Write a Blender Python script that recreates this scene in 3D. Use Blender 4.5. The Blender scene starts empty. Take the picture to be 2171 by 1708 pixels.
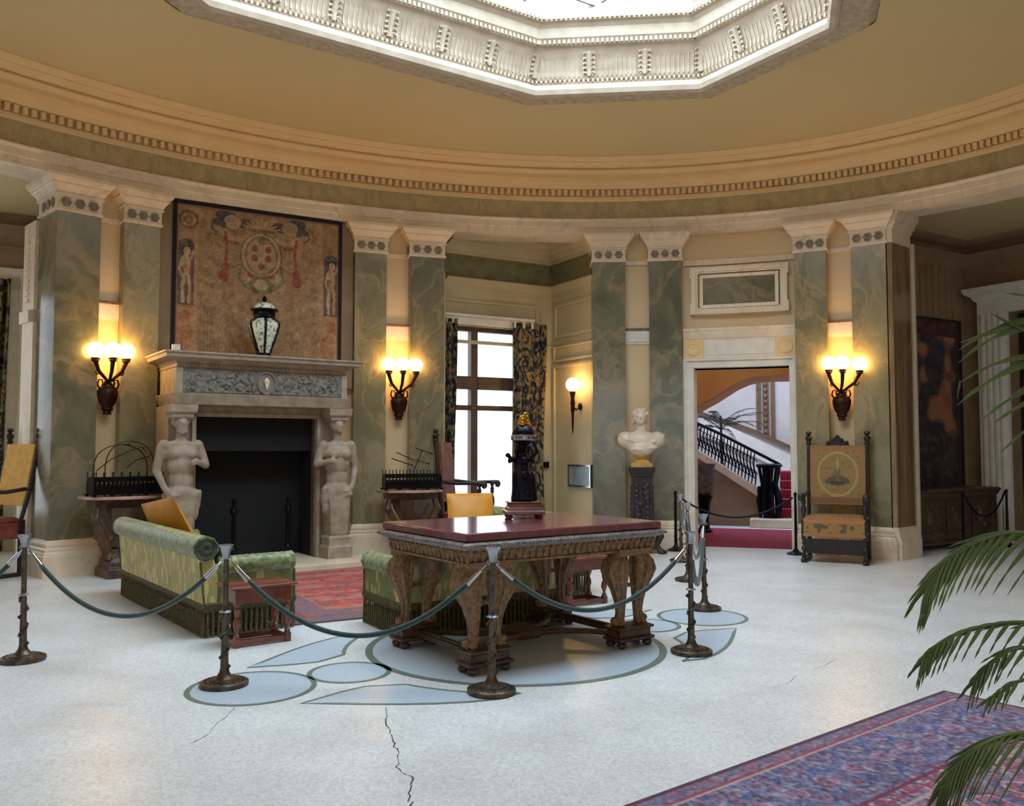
import bpy, math, random
import numpy as np
from mathutils import Matrix, Vector
random.seed(7)
sc = bpy.context.scene
COL = sc.collection
PI = math.pi
# ---------------------------------------------------------------- camera
W, H = 2171, 1708
FPX, CX, CY, EYE = 1840.0, 1085.5, 854.0, 1.5
PITCH = math.atan(96 / FPX)
cam_d = bpy.data.cameras.new('camera')
cam = bpy.data.objects.new('camera', cam_d)
COL.objects.link(cam)
cam_d.sensor_fit = 'HORIZONTAL'; cam_d.sensor_width = 36.0
cam_d.lens = 36.0 * FPX / W
cam_d.clip_start = 0.05; cam_d.clip_end = 200
cam.location = (0, 0, EYE)
cam.rotation_euler = (PI / 2 + PITCH, 0, 0)
sc.camera = cam
# ---------------------------------------------------------------- world, exposure, daylight
wd = bpy.data.worlds.new('sky'); sc.world = wd; wd.use_nodes = True
bg = wd.node_tree.nodes['Background']
bg.inputs[0].default_value = (0.80, 0.90, 1.0, 1); bg.inputs[1].default_value = 3.2
sc.view_settings.view_transform = 'Standard'; sc.view_settings.look = 'None'
sc.view_settings.gamma = 1.0; sc.view_settings.exposure = 0.12
sc.view_settings.use_curve_mapping = False
AX = math.radians(33.6)                     # the long axis of the hall
OCT_C = (-0.136, 7.293)
def area_light(name, loc, rot, sx, sy, power, color):
    d = bpy.data.lights.new(name, 'AREA'); d.shape = 'RECTANGLE'; d.size = sx; d.size_y = sy
    d.energy = power; d.color = color
    o = bpy.data.objects.new(name, d); COL.objects.link(o); o.location = loc; o.rotation_euler = rot
    return o
SKY = (0.61, 0.81, 1.0)
area_light('skylight_daylight', (OCT_C[0], OCT_C[1], 7.3), (0, 0, AX), 7.2, 4.8, 860, SKY)
LOBBY_W = 430
area_light('stair_hall_skylight', (3.9, 17.6, 6.2), (0, 0, AX), 3.0, 3.0, 520, (0.52, 0.68, 1.0))
# ---------------------------------------------------------------- helpers
def lin(c):
    return tuple((v / 255 / 12.92 if v <= 10.3 else ((v / 255 + 0.055) / 1.055) ** 2.4) for v in c[:3])
def ray(px, py):
    a = ((px - CX) / FPX, 1.0, -(py - CY) / FPX); c, s = math.cos(PITCH), math.sin(PITCH)
    return Vector((a[0], a[1] * c - a[2] * s, a[1] * s + a[2] * c))
def G(px, py, z=0.0):                       # where a sight line meets the level z
    r = ray(px, py); t = (z - EYE) / r.z
    return Vector((r.x * t, r.y * t, z))
class Frame:                                # an upright local frame: x right, y away, z up
    def __init__(s, x, y, a, z=0.0):
        s.o = Vector((x, y, z)); s.a = a; s.c = math.cos(a); s.s = math.sin(a)
    def at(s, x, y, z=0.0):
        return Vector((s.o.x + x * s.c - y * s.s, s.o.y + x * s.s + y * s.c, s.o.z + z))
    def sight(s, px, py, y=0.0):            # local (x, z) where a sight line meets the plane at depth y
        r = ray(px, py); n = Vector((-s.s, s.c, 0)); o = Vector((0, 0, EYE)); q = s.at(0, y)
        t = (q - o).dot(n) / r.dot(n); p = o + r * t - s.o
        return p.x * s.c + p.y * s.s, p.z
    def loc(s, p):
        d = p - s.o
        return d.x * s.c + d.y * s.s, -d.x * s.s + d.y * s.c
    def M(s):
        return Matrix.Translation(s.o) @ Matrix.Rotation(s.a, 4, 'Z')

class MB:
    """collects vertices and faces for ONE mesh object"""
    def __init__(s): s.v = []; s.f = []; s.m = []; s.k = 0; s.M = None; s.col = []
    def add(s, vs, fs, k=None):
        b = len(s.v)
        if s.M is not None: vs = [s.M @ Vector(p) for p in vs]
        s.v += [tuple(p) for p in vs]
        s.f += [tuple(i + b for i in f) for f in fs]
        s.m += [s.k if k is None else k] * len(fs)
        return s
    def box(s, cx, cy, z0, sx, sy, sz, rz=0.0, taper=1.0):
        vs = []; c, q = math.cos(rz), math.sin(rz)
        for zz, t in ((z0, 1.0), (z0 + sz, taper)):
            for dx, dy in ((-1, -1), (1, -1), (1, 1), (-1, 1)):
                x, y = dx * sx / 2 * t, dy * sy / 2 * t
                vs.append((cx + x * c - y * q, cy + x * q + y * c, zz))
        return s.add(vs, [(3, 2, 1, 0), (4, 5, 6, 7), (0, 1, 5, 4), (1, 2, 6, 5), (2, 3, 7, 6), (3, 0, 4, 7)])
    def bb(s, x0, x1, y0, y1, z0, z1): return s.box((x0 + x1) / 2, (y0 + y1) / 2, z0, x1 - x0, y1 - y0, z1 - z0)
    def rsweep(s, x0, x1, y0, y1, prof):    # a moulding run round a rectangle, closed top and bottom
        vs = []; fs = []
        for o, z in prof: vs += [(x0 - o, y0 - o, z), (x1 + o, y0 - o, z), (x1 + o, y1 + o, z), (x0 - o, y1 + o, z)]
        n = len(prof)
        for i in range(n - 1):
            for j in range(4):
                a = i * 4 + j; b = i * 4 + (j + 1) % 4; fs.append((a, b, b + 4, a + 4))
        fs += [(3, 2, 1, 0), (n * 4 - 4, n * 4 - 3, n * 4 - 2, n * 4 - 1)]
        return s.add(vs, fs)
    def lathe(s, prof, n=20, cx=0, cy=0, sx=1.0, sy=1.0, fl=0, fd=0.0):
        vs = []; fs = []
        for r, z in prof:
            for j in range(n):
                a = 2 * PI * j / n; q = r * (1 + (fd * math.cos(fl * a) if fl else 0))
                vs.append((cx + q * math.cos(a) * sx, cy + q * math.sin(a) * sy, z))
        m = len(prof)
        for i in range(m - 1):
            for j in range(n):
                a = i * n + j; b = i * n + (j + 1) % n; fs.append((a, b, b + n, a + n))
        fs.append(tuple(reversed(range(n)))); fs.append(tuple(range((m - 1) * n, m * n)))
        return s.add(vs, fs)
    def tube(s, pts, r, n=8, flat=1.0):
        pts = [Vector(p) for p in pts]; m = len(pts)
        rs = r if isinstance(r, (list, tuple)) else [r] * m
        vs = []; fs = []; up = Vector((0, 0, 1)); prev = None
        for i, p in enumerate(pts):
            t = (pts[min(i + 1, m - 1)] - pts[max(i - 1, 0)]).normalized()
            if prev is None:
                a = t.cross(up)
                if a.length < 1e-3: a = t.cross(Vector((0, 1, 0)))
            else: a = prev - t * prev.dot(t)
            a.normalize(); prev = a; b = t.cross(a)
            for j in range(n):
                q = 2 * PI * j / n; vs.append(p + a * (math.cos(q) * rs[i]) + b * (math.sin(q) * rs[i] * flat))
        for i in range(m - 1):
            for j in range(n):
                a = i * n + j; b = i * n + (j + 1) % n; fs.append((a, b, b + n, a + n))
        fs.append(tuple(reversed(range(n)))); fs.append(tuple(range((m - 1) * n, m * n)))
        return s.add(vs, fs)
    def ell(s, c, r, nu=12, nv=8, R=None):
        if not isinstance(r, (list, tuple)): r = (r, r, r)
        vs = [(0, 0, -1)]; fs = []
        for i in range(1, nv):
            p = -PI / 2 + PI * i / nv
            for j in range(nu):
                a = 2 * PI * j / nu; vs.append((math.cos(p) * math.cos(a), math.cos(p) * math.sin(a), math.sin(p)))
        vs.append((0, 0, 1)); e = len(vs) - 1
        for j in range(nu):
            fs.append((0, 1 + (j + 1) % nu, 1 + j))
            fs.append((e, e - nu + j, e - nu + (j + 1) % nu))
        for i in range(nv - 2):
            for j in range(nu):
                a = 1 + i * nu + j; b = 1 + i * nu + (j + 1) % nu; fs.append((a, b, b + nu, a + nu))
        out = []
        for v in vs:
            q = Vector((v[0] * r[0], v[1] * r[1], v[2] * r[2]))
            if R is not None: q = R @ q
            out.append(q + Vector(c))
        return s.add(out, fs)
    def limb(s, a, b, ra, rb, n=10):        # a capsule from a to b
        a = Vector(a); b = Vector(b); s.tube([a + (b - a) * t for t in (0, .25, .5, .75, 1)], [ra + (rb - ra) * t for t in (0, .25, .5, .75, 1)], n)
        s.ell(a, ra, 10, 6); s.ell(b, rb, 10, 6); return s
    def prism(s, poly, z0, z1, axis='z'):
        n = len(poly)
        if axis == 'z': vs = [(x, y, z0) for x, y in poly] + [(x, y, z1) for x, y in poly]
        elif axis == 'y': vs = [(x, z0, y) for x, y in poly] + [(x, z1, y) for x, y in poly]
        else: vs = [(z0, x, y) for x, y in poly] + [(z1, x, y) for x, y in poly]
        fs = [tuple(reversed(range(n))), tuple(range(n, 2 * n))] + [(i, (i + 1) % n, n + (i + 1) % n, n + i) for i in range(n)]
        return s.add(vs, fs)
    def loops(s, L, closed=True, cap=False):   # skin a list of loops with equal counts
        n = len(L[0]); vs = [p for l in L for p in l]; fs = []
        for i in range(len(L) - 1):
            for j in range(n if closed else n - 1):
                a = i * n + j; b = i * n + (j + 1) % n; fs.append((a, b, b + n, a + n))
        if cap: fs.append(tuple(reversed(range(n)))); fs.append(tuple(range((len(L) - 1) * n, len(L) * n)))
        return s.add(vs, fs)
    def grid(s, fn, nu, nv):
        vs = [fn(i / nu, j / nv) for j in range(nv + 1) for i in range(nu + 1)]
        fs = [(j * (nu + 1) + i, j * (nu + 1) + i + 1, (j + 1) * (nu + 1) + i + 1, (j + 1) * (nu + 1) + i) for j in range(nv) for i in range(nu)]
        return s.add(vs, fs)
    def build(s, name, mat, parent=None, smooth=True, bevel=0.0, ang=0.6, remesh=0.0, solid=0.0, sub=0):
        me = bpy.data.meshes.new(name); me.from_pydata(s.v, [], s.f); me.update()
        mats = mat if isinstance(mat, (list, tuple)) else [mat]
        for m in mats: me.materials.append(m)
        if len(mats) > 1: me.polygons.foreach_set('material_index', s.m)
        if smooth:
            me.polygons.foreach_set('use_smooth', [True] * len(me.polygons))
            if not remesh: me.set_sharp_from_angle(angle=ang)
        o = bpy.data.objects.new(name, me); COL.objects.link(o)
        if parent is not None: o.parent = parent
        if solid:
            q = o.modifiers.new('solid', 'SOLIDIFY'); q.thickness = solid; q.offset = 0
        if remesh:
            q = o.modifiers.new('remesh', 'REMESH'); q.mode = 'VOXEL'; q.voxel_size = remesh; q.use_smooth_shade = True
            q = o.modifiers.new('smooth', 'SMOOTH'); q.factor = 0.5; q.iterations = 3
        if bevel:
            q = o.modifiers.new('bevel', 'BEVEL'); q.width = bevel; q.segments = 2; q.limit_method = 'ANGLE'; q.angle_limit = 0.6
        if sub:
            q = o.modifiers.new('sub', 'SUBSURF'); q.levels = sub; q.render_levels = sub
        return o

def tag(o, label=None, cat=None, group=None, kind=None):
    if label: o['label'] = label
    if cat: o['category'] = cat
    if group: o['group'] = group
    if kind: o['kind'] = kind
    return o
def thing(name, label, cat, x=0, y=0, z=0, rz=0, group=None):
    o = bpy.data.objects.new(name, None); COL.objects.link(o); o.empty_display_size = 0.1
    o.location = (x, y, z); o.rotation_euler = (0, 0, rz)
    return tag(o, label, cat, group)
def struct(name, x=0, y=0, z=0, rz=0):
    o = bpy.data.objects.new(name, None); COL.objects.link(o); o.empty_display_size = 0.1
    o.location = (x, y, z); o.rotation_euler = (0, 0, rz); o['kind'] = 'structure'
    return o
def copy_tree(o, parent=None):
    c = o.copy(); COL.objects.link(c)
    if parent is not None: c.parent = parent
    for ch in list(o.children): copy_tree(ch, c)
    return c
# ---------------------------------------------------------------- the ellipse of the hall
EC = (-0.13, 6.47); EA, EB, ET = 7.58, 6.16, math.radians(30)
def EL(t, off=0.0):
    x, y = EA * math.cos(t), EB * math.sin(t); nx, ny = math.cos(t) / EA, math.sin(t) / EB
    l = math.hypot(nx, ny); x += nx / l * off; y += ny / l * off
    c, s = math.cos(ET), math.sin(ET)
    return Vector((EC[0] + x * c - y * s, EC[1] + x * s + y * c, 0))
def ELn(t):
    nx, ny = math.cos(t) / EA, math.sin(t) / EB; l = math.hypot(nx, ny); c, s = math.cos(ET), math.sin(ET)
    return Vector(((nx * c - ny * s) / l, (nx * s + ny * c) / l, 0))
def tpx(px, off=0.0):                       # parameter of the far wall seen in column px
    k = (px - CX) / FPX / math.cos(PITCH); best = None; lo, hi = -0.6, 2.9
    f = lambda t: (lambda p: p.x - k * p.y)(EL(t, off))
    N = 400; prev = f(lo)
    for i in range(1, N + 1):
        t = lo + (hi - lo) * i / N; v = f(t)
        if prev * v <= 0 and EL(t, off).y > 5:
            a, b = t - (hi - lo) / N, t
            for _ in range(30):
                m = (a + b) / 2
                if f(a) * f(m) <= 0: b = m
                else: a = m
            return (a + b) / 2
        prev = v
    raise ValueError(px)
def wf(px, off=0.0):                        # frame on the wall: x to the right, y outwards
    t = tpx(px, off); p = EL(t, off); n = ELn(t)
    return Frame(p.x, p.y, math.atan2(n.y, n.x) - PI / 2)
def arc(mb, t0, t1, prof, n=40, close=True):  # sweep a closed profile [(off, z)] along the ellipse
    L = []
    for i in range(n + 1):
        t = t0 + (t1 - t0) * i / n; L.append([(lambda p, z: (p.x, p.y, z))(EL(t, o), z) for o, z in prof])
    mb.loops(L, closed=close, cap=close)
    return mb
# ---------------------------------------------------------------- materials
def newmat(name):
    m = bpy.data.materials.new(name); m.use_nodes = True
    return m, m.node_tree.nodes, m.node_tree.links, m.node_tree.nodes['Principled BSDF']
def coords(n, l, scale, obj=True):
    mp = n.new('ShaderNodeMapping'); mp.inputs['Scale'].default_value = scale if isinstance(scale, tuple) else (scale,) * 3
    if obj:
        tc = n.new('ShaderNodeTexCoord'); l.new(tc.outputs['Object'], mp.inputs[0])
    else:
        g = n.new('ShaderNodeNewGeometry'); l.new(g.outputs['Position'], mp.inputs[0])
    return mp
def ramp(n, stops):
    r = n.new('ShaderNodeValToRGB'); e = r.color_ramp.elements
    while len(e) < len(stops): e.new(0.5)
    for q, (p, c) in zip(e, stops): q.position = p; q.color = (*lin(c), 1)
    return r
def bumpn(n, l, b, src, strength, dist=0.01):
    bp = n.new('ShaderNodeBump'); bp.inputs['Strength'].default_value = strength; bp.inputs['Distance'].default_value = dist
    l.new(src, bp.inputs['Height']); l.new(bp.outputs[0], b.inputs['Normal'])
def mat(name, c1, c2=None, scale=8.0, rough=0.5, metal=0.0, bump=0.0, bscale=40.0, detail=4.0, obj=True, coat=0.0, sheen=0.0, dist=0.01, mid=(0.35, 0.65)):
    m, n, l, b = newmat(name)
    b.inputs['Roughness'].default_value = rough; b.inputs['Metallic'].default_value = metal
    b.inputs['Coat Weight'].default_value = coat; b.inputs['Sheen Weight'].default_value = sheen
    b.inputs['Coat Roughness'].default_value = 0.12
    c2 = c2 or tuple(v * 0.9 for v in c1)
    nz = n.new('ShaderNodeTexNoise'); nz.inputs['Scale'].default_value = 1.0; nz.inputs['Detail'].default_value = detail
    l.new(coords(n, l, scale, obj).outputs[0], nz.inputs['Vector'])
    r = ramp(n, [(mid[0], c1), (mid[1], c2)]); l.new(nz.outputs[0], r.inputs[0]); l.new(r.outputs[0], b.inputs['Base Color'])
    if bump:
        nb = n.new('ShaderNodeTexNoise'); nb.inputs['Scale'].default_value = 1.0; nb.inputs['Detail'].default_value = 3
        l.new(coords(n, l, bscale, obj).outputs[0], nb.inputs['Vector']); bumpn(n, l, b, nb.outputs[0], bump, dist)
    return m
def marble(name, base, mid, vein, scale=1.6, rough=0.22, vw=0.05, stretch=(1, 1, 0.6)):
    m, n, l, b = newmat(name); b.inputs['Roughness'].default_value = rough
    mp = coords(n, l, tuple(scale * q for q in stretch), False)
    w = n.new('ShaderNodeTexNoise'); w.inputs['Scale'].default_value = 1.2; w.inputs['Detail'].default_value = 5; l.new(mp.outputs[0], w.inputs['Vector'])
    mx = n.new('ShaderNodeVectorMath'); mx.operation = 'MULTIPLY_ADD'; mx.inputs[1].default_value = (1.6,) * 3
    l.new(w.outputs['Color'], mx.inputs[0]); l.new(mp.outputs[0], mx.inputs[2])
    a = n.new('ShaderNodeTexNoise'); a.inputs['Scale'].default_value = 1.5; a.inputs['Detail'].default_value = 8; a.inputs['Roughness'].default_value = 0.65
    l.new(mx.outputs[0], a.inputs['Vector'])
    r1 = ramp(n, [(0.38, base), (0.62, mid)]); l.new(a.outputs[0], r1.inputs[0])
    v = n.new('ShaderNodeTexNoise'); v.inputs['Scale'].default_value = 0.9; v.inputs['Detail'].default_value = 6; v.inputs['Distortion'].default_value = 1.2
    l.new(mx.outputs[0], v.inputs['Vector'])
    sb = n.new('ShaderNodeMath'); sb.operation = 'SUBTRACT'; sb.inputs[1].default_value = 0.5; l.new(v.outputs[0], sb.inputs[0])
    ab = n.new('ShaderNodeMath'); ab.operation = 'ABSOLUTE'; l.new(sb.outputs[0], ab.inputs[0])
    mr = n.new('ShaderNodeMapRange'); mr.inputs[1].default_value = 0.0; mr.inputs[2].default_value = vw; mr.inputs[3].default_value = 0.55; mr.inputs[4].default_value = 0.0
    l.new(ab.outputs[0], mr.inputs[0])
    mix = n.new('ShaderNodeMix'); mix.data_type = 'RGBA'; l.new(mr.outputs[0], mix.inputs[0]); l.new(r1.outputs[0], mix.inputs[6])
    mix.inputs[7].default_value = (*lin(vein), 1); l.new(mix.outputs[2], b.inputs['Base Color'])
    return m
def vcol(name, rough=0.9, bump=0.0, bscale=200.0, sheen=0.0):
    m, n, l, b = newmat(name); b.inputs['Roughness'].default_value = rough; b.inputs['Sheen Weight'].default_value = sheen
    a = n.new('ShaderNodeVertexColor'); a.layer_name = 'Col'
    nz = n.new('ShaderNodeTexNoise'); nz.inputs['Scale'].default_value = 1; nz.inputs['Detail'].default_value = 5
    l.new(coords(n, l, bscale).outputs[0], nz.inputs['Vector'])
    r = n.new('ShaderNodeMapRange'); r.inputs[3].default_value = 0.72; r.inputs[4].default_value = 1.28; l.new(nz.outputs[0], r.inputs[0])
    mu = n.new('ShaderNodeVectorMath'); mu.operation = 'SCALE'; l.new(a.outputs[0], mu.inputs[0]); l.new(r.outputs[0], mu.inputs['Scale'])
    l.new(mu.outputs[0], b.inputs['Base Color'])
    if bump: bumpn(n, l, b, nz.outputs[0], bump, 0.004)
    return m
def emit(name, c, s):
    m, n, l, b = newmat(name); b.inputs['Base Color'].default_value = (*lin(c), 1)
    b.inputs['Emission Color'].default_value = (*lin(c), 1); b.inputs['Emission Strength'].default_value = s
    return m
def floor_mat():
    m, n, l, b = newmat('pale_mosaic_floor'); b.inputs['Roughness'].default_value = 0.32
    mp = coords(n, l, 1.0)
    v = n.new('ShaderNodeTexVoronoi'); v.inputs['Scale'].default_value = 70; v.inputs['Randomness'].default_value = 0.55; l.new(mp.outputs[0], v.inputs['Vector'])
    e = n.new('ShaderNodeTexVoronoi'); e.feature = 'DISTANCE_TO_EDGE'; e.inputs['Scale'].default_value = 70; e.inputs['Randomness'].default_value = 0.55; l.new(mp.outputs[0], e.inputs['Vector'])
    hs = n.new('ShaderNodeSeparateColor'); l.new(v.outputs['Color'], hs.inputs[0])
    r = ramp(n, [(0.0, (222, 222, 220)), (0.5, (236, 237, 237)), (1.0, (244, 245, 246))]); l.new(hs.outputs[0], r.inputs[0])
    nz = n.new('ShaderNodeTexNoise'); nz.inputs['Scale'].default_value = 1.7; nz.inputs['Detail'].default_value = 5; l.new(mp.outputs[0], nz.inputs['Vector'])
    r2 = ramp(n, [(0.35, (255, 255, 254)), (0.7, (240, 237, 232))]); l.new(nz.outputs[0], r2.inputs[0])
    mx = n.new('ShaderNodeMix'); mx.data_type = 'RGBA'; mx.blend_type = 'MULTIPLY'; mx.inputs[0].default_value = 1
    l.new(r.outputs[0], mx.inputs[6]); l.new(r2.outputs[0], mx.inputs[7])
    g = ramp(n, [(0.0, (186, 182, 174)), (0.06, (255, 255, 255))]); l.new(e.outputs['Distance'], g.inputs[0])
    m2 = n.new('ShaderNodeMix'); m2.data_type = 'RGBA'; m2.blend_type = 'MULTIPLY'; m2.inputs[0].default_value = 0.5
    l.new(mx.outputs[2], m2.inputs[6]); l.new(g.outputs[0], m2.inputs[7]); l.new(m2.outputs[2], b.inputs['Base Color'])
    bumpn(n, l, b, e.outputs['Distance'], 0.12, 0.003)
    return m
def velvet(name, base, dark, gold, scale=5.0, amt=0.5, stretch=(1, 1, 0.35), thr=0.22):
    """cut velvet: a soft ground with upright sprigs"""
    m, n, l, b = newmat(name); b.inputs['Roughness'].default_value = 0.55; b.inputs['Sheen Weight'].default_value = 0.15
    b.inputs['Sheen Tint'].default_value = (*lin((200, 215, 160)), 1)
    nz = n.new('ShaderNodeTexNoise'); nz.inputs['Scale'].default_value = 1; nz.inputs['Detail'].default_value = 5
    l.new(coords(n, l, 9.0).outputs[0], nz.inputs['Vector']); r = ramp(n, [(0.3, base), (0.75, dark)]); l.new(nz.outputs[0], r.inputs[0])
    mp = coords(n, l, tuple(scale * q for q in stretch))
    w = n.new('ShaderNodeTexNoise'); w.inputs['Scale'].default_value = 2.0; l.new(mp.outputs[0], w.inputs['Vector'])
    ad = n.new('ShaderNodeVectorMath'); ad.operation = 'MULTIPLY_ADD'; ad.inputs[1].default_value = (0.5,) * 3; l.new(w.outputs['Color'], ad.inputs[0]); l.new(mp.outputs[0], ad.inputs[2])
    v = n.new('ShaderNodeTexVoronoi'); v.feature = 'F1'; v.inputs['Scale'].default_value = 2.2; l.new(ad.outputs[0], v.inputs['Vector'])
    mr = n.new('ShaderNodeMapRange'); mr.inputs[1].default_value = thr; mr.inputs[2].default_value = thr + 0.06; mr.inputs[3].default_value = amt; mr.inputs[4].default_value = 0.0
    l.new(v.outputs['Distance'], mr.inputs[0])
    mx = n.new('ShaderNodeMix'); mx.data_type = 'RGBA'; l.new(mr.outputs[0], mx.inputs[0]); l.new(r.outputs[0], mx.inputs[6]); mx.inputs[7].default_value = (*lin(gold), 1)
    l.new(mx.outputs[2], b.inputs['Base Color']); bumpn(n, l, b, v.outputs['Distance'], 0.3, 0.01)
    return m
def damask(name, c1, c2, scale, rough=0.8):
    m, n, l, b = newmat(name); b.inputs['Roughness'].default_value = rough
    mp = coords(n, l, scale)
    w = n.new('ShaderNodeTexNoise'); w.inputs['Scale'].default_value = 1.5; w.inputs['Detail'].default_value = 3; w.inputs['Distortion'].default_value = 2.5; l.new(mp.outputs[0], w.inputs['Vector'])
    r = ramp(n, [(0.47, c1), (0.53, c2)]); l.new(w.outputs[0], r.inputs[0]); l.new(r.outputs[0], b.inputs['Base Color'])
    return m
def glass_mat(name, alpha=0.08):
    m, n, l, b = newmat(name); n.remove(b); o = n['Material Output']
    t = n.new('ShaderNodeBsdfTransparent'); g = n.new('ShaderNodeBsdfGlossy'); g.inputs['Roughness'].default_value = 0.02
    mx = n.new('ShaderNodeMixShader'); mx.inputs[0].default_value = alpha
    l.new(t.outputs[0], mx.inputs[1]); l.new(g.outputs[0], mx.inputs[2]); l.new(mx.outputs[0], o.inputs[0])
    return m
X = {}
X['floor'] = floor_mat()
X['inlay'] = mat('blue_grey_mosaic', (204, 214, 222), (184, 198, 210), 60, 0.3, obj=True)
X['inlayline'] = mat('dark_green_mosaic', (124, 138, 124), (104, 120, 108), 60, 0.35)
X['crack'] = mat('floor_crack', (84, 78, 68), (60, 56, 50), 30, 0.9)
X['green'] = marble('green_veined_marble', (152, 140, 108), (116, 112, 84), (178, 152, 112), 1.1, 0.2, 0.03)
X['green2'] = marble('dark_banded_green_marble', (126, 118, 94), (88, 90, 68), (158, 134, 98), 0.8, 0.18, 0.045, (1, 1, 0.8))
X['brownmarble'] = marble('brown_striped_marble', (150, 122, 92), (108, 88, 66), (176, 142, 100), 2.2, 0.14, 0.03, (1.6, 1.6, 0.12))
X['greenfrieze'] = marble('green_mottled_frieze_marble', (190, 170, 126), (164, 150, 106), (196, 172, 128), 5.0, 0.4, 0.02)
X['stone'] = marble('cream_carved_marble', (236, 218, 190), (222, 200, 170), (196, 170, 140), 1.2, 0.45, 0.02)
X['plaster'] = mat('ochre_painted_plaster', (238, 204, 150), (232, 197, 142), 3, 0.75, obj=False)
X['ceil'] = mat('tan_painted_ceiling', (216, 192, 142), (214, 189, 138), .5, 0.8, obj=False)
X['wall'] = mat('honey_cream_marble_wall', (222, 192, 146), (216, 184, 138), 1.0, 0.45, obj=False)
X['well'] = mat('skylight_well_plaster', (206, 190, 168), (188, 170, 146), 6, 0.7, obj=False)
X['rosette'] = mat('grey_tan_carved_rosettes', (150, 136, 120), (120, 106, 92), 14, 0.8, obj=False)  # a greyer, darker tone than the relief plaster
X['white'] = mat('white_painted_plaster', (232, 224, 208), (220, 210, 192), 6, 0.6, obj=False)
X['relief'] = mat('grey_tan_relief_plaster', (208, 190, 164), (182, 162, 134), 14, 0.8, bump=0.9, bscale=26, obj=False, dist=0.03)
X['beige'] = mat('beige_panelled_wall', (200, 184, 146), (188, 170, 130), 2, 0.6, obj=False)
X['grgreen'] = mat('dull_green_painted_frieze', (128, 124, 88), (108, 106, 74), 7, 0.7, obj=False)
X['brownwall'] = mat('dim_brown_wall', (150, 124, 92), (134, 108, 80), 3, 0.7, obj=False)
X['fpstone'] = mat('grey_brown_carved_stone', (174, 158, 136), (152, 136, 116), 9, 0.65, bump=0.35, bscale=30, obj=False)
X['fprelief'] = mat('grey_carved_relief_stone', (142, 136, 124), (104, 98, 88), 22, 0.75, bump=1.0, bscale=22, obj=False, dist=0.04)
X['black'] = mat('sooty_black', (14, 13, 13), (8, 8, 9), 6, 0.8)
X['iron'] = mat('black_iron', (22, 21, 22), (14, 14, 15), 10, 0.4, metal=0.7)
X['bronze'] = mat('dark_bronze', (66, 42, 26), (40, 26, 18), 30, 0.4, metal=0.85, bump=0.5, bscale=60)
X['oldbronze'] = mat('tarnished_bronze', (104, 92, 78), (70, 60, 50), 25, 0.42, metal=0.8, bump=0.25, bscale=80)
X['bluebronze'] = mat('blue_black_bronze', (32, 34, 44), (22, 22, 30), 22, 0.33, metal=0.85, bump=0.5, bscale=70)
X['gold'] = mat('gilt_bronze', (214, 160, 72), (180, 126, 50), 20, 0.3, metal=1.0)
X['chrome'] = mat('polished_steel', (200, 200, 204), (180, 180, 186), 8, 0.15, metal=1.0)
X['silverbead'] = mat('tarnished_silver_moulding', (150, 142, 136), (112, 102, 96), 25, 0.45, metal=0.5, bump=0.25, bscale=80)
X['pewter'] = mat('pale_pewter_cup', (176, 180, 188), (150, 154, 160), 12, 0.35, metal=0.9)
X['walnut'] = mat('carved_walnut_with_gilding', (152, 116, 78), (104, 76, 50), 34, 0.45, bump=0.8, bscale=60, dist=0.012)
X['walnutdark'] = mat('dark_walnut', (92, 66, 48), (60, 42, 32), 16, 0.4, bump=0.5, bscale=30, dist=0.02)
X['ebony'] = mat('blackened_oak', (44, 34, 28), (28, 21, 18), 16, 0.45, bump=0.3, bscale=40)
X['mahog'] = mat('red_mahogany', (132, 66, 44), (104, 48, 34), 7, 0.3, coat=0.3)
X['porphyry'] = mat('purple_red_marble_top', (124, 68, 76), (104, 56, 64), 26, 0.13, coat=0.3)
X['rope'] = mat('dark_green_velvet_rope', (24, 62, 56), (14, 42, 40), 60, 0.7, sheen=0.4, bump=0.3, bscale=150)
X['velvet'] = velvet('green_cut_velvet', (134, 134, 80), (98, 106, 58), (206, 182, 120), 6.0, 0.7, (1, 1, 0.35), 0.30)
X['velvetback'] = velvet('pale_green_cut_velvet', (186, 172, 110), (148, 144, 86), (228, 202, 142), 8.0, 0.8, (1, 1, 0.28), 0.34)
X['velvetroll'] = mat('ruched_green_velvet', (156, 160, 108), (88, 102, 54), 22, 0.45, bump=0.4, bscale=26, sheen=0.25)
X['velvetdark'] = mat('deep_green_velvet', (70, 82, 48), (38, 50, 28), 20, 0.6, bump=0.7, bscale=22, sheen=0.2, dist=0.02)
X['fringe'] = mat('olive_and_gold_fringe', (112, 98, 58), (54, 50, 30), 70, 0.8)
X['cushion'] = mat('orange_yellow_silk', (222, 152, 44), (206, 134, 32), 5, 0.5, bump=0.15, bscale=12)
X['leather'] = mat('worn_red_leather', (132, 66, 50), (100, 46, 36), 9, 0.5)
X['yellowsilk'] = mat('yellow_silk_panel', (232, 178, 84), (216, 160, 66), 10, 0.55)
X['globe'] = emit('lit_opal_globe', (255, 200, 116), 26.0)
X['curtain'] = damask('dark_flowered_curtain', (22, 26, 32), (132, 112, 78), (5, 5, 3.2))
X['woodframe'] = mat('brown_window_wood', (96, 74, 58), (78, 58, 46), 8, 0.5)
X['glass'] = glass_mat('window_glass')
X['red'] = mat('crimson_carpet', (150, 30, 52), (128, 22, 42), 30, 0.9, bump=0.3, bscale=120)
X['busts'] = mat('white_statuary_marble', (226, 208, 184), (206, 184, 158), 5, 0.4)
X['amber'] = mat('amber_marble_socle', (206, 164, 92), (184, 136, 66), 16, 0.35)
X['pinkstone'] = mat('pinkish_marble_shelf', (200, 160, 136), (180, 140, 118), 12, 0.3)
X['leaf'] = mat('palm_leaf_green', (104, 124, 66), (66, 86, 44), 5, 0.5)
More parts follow.
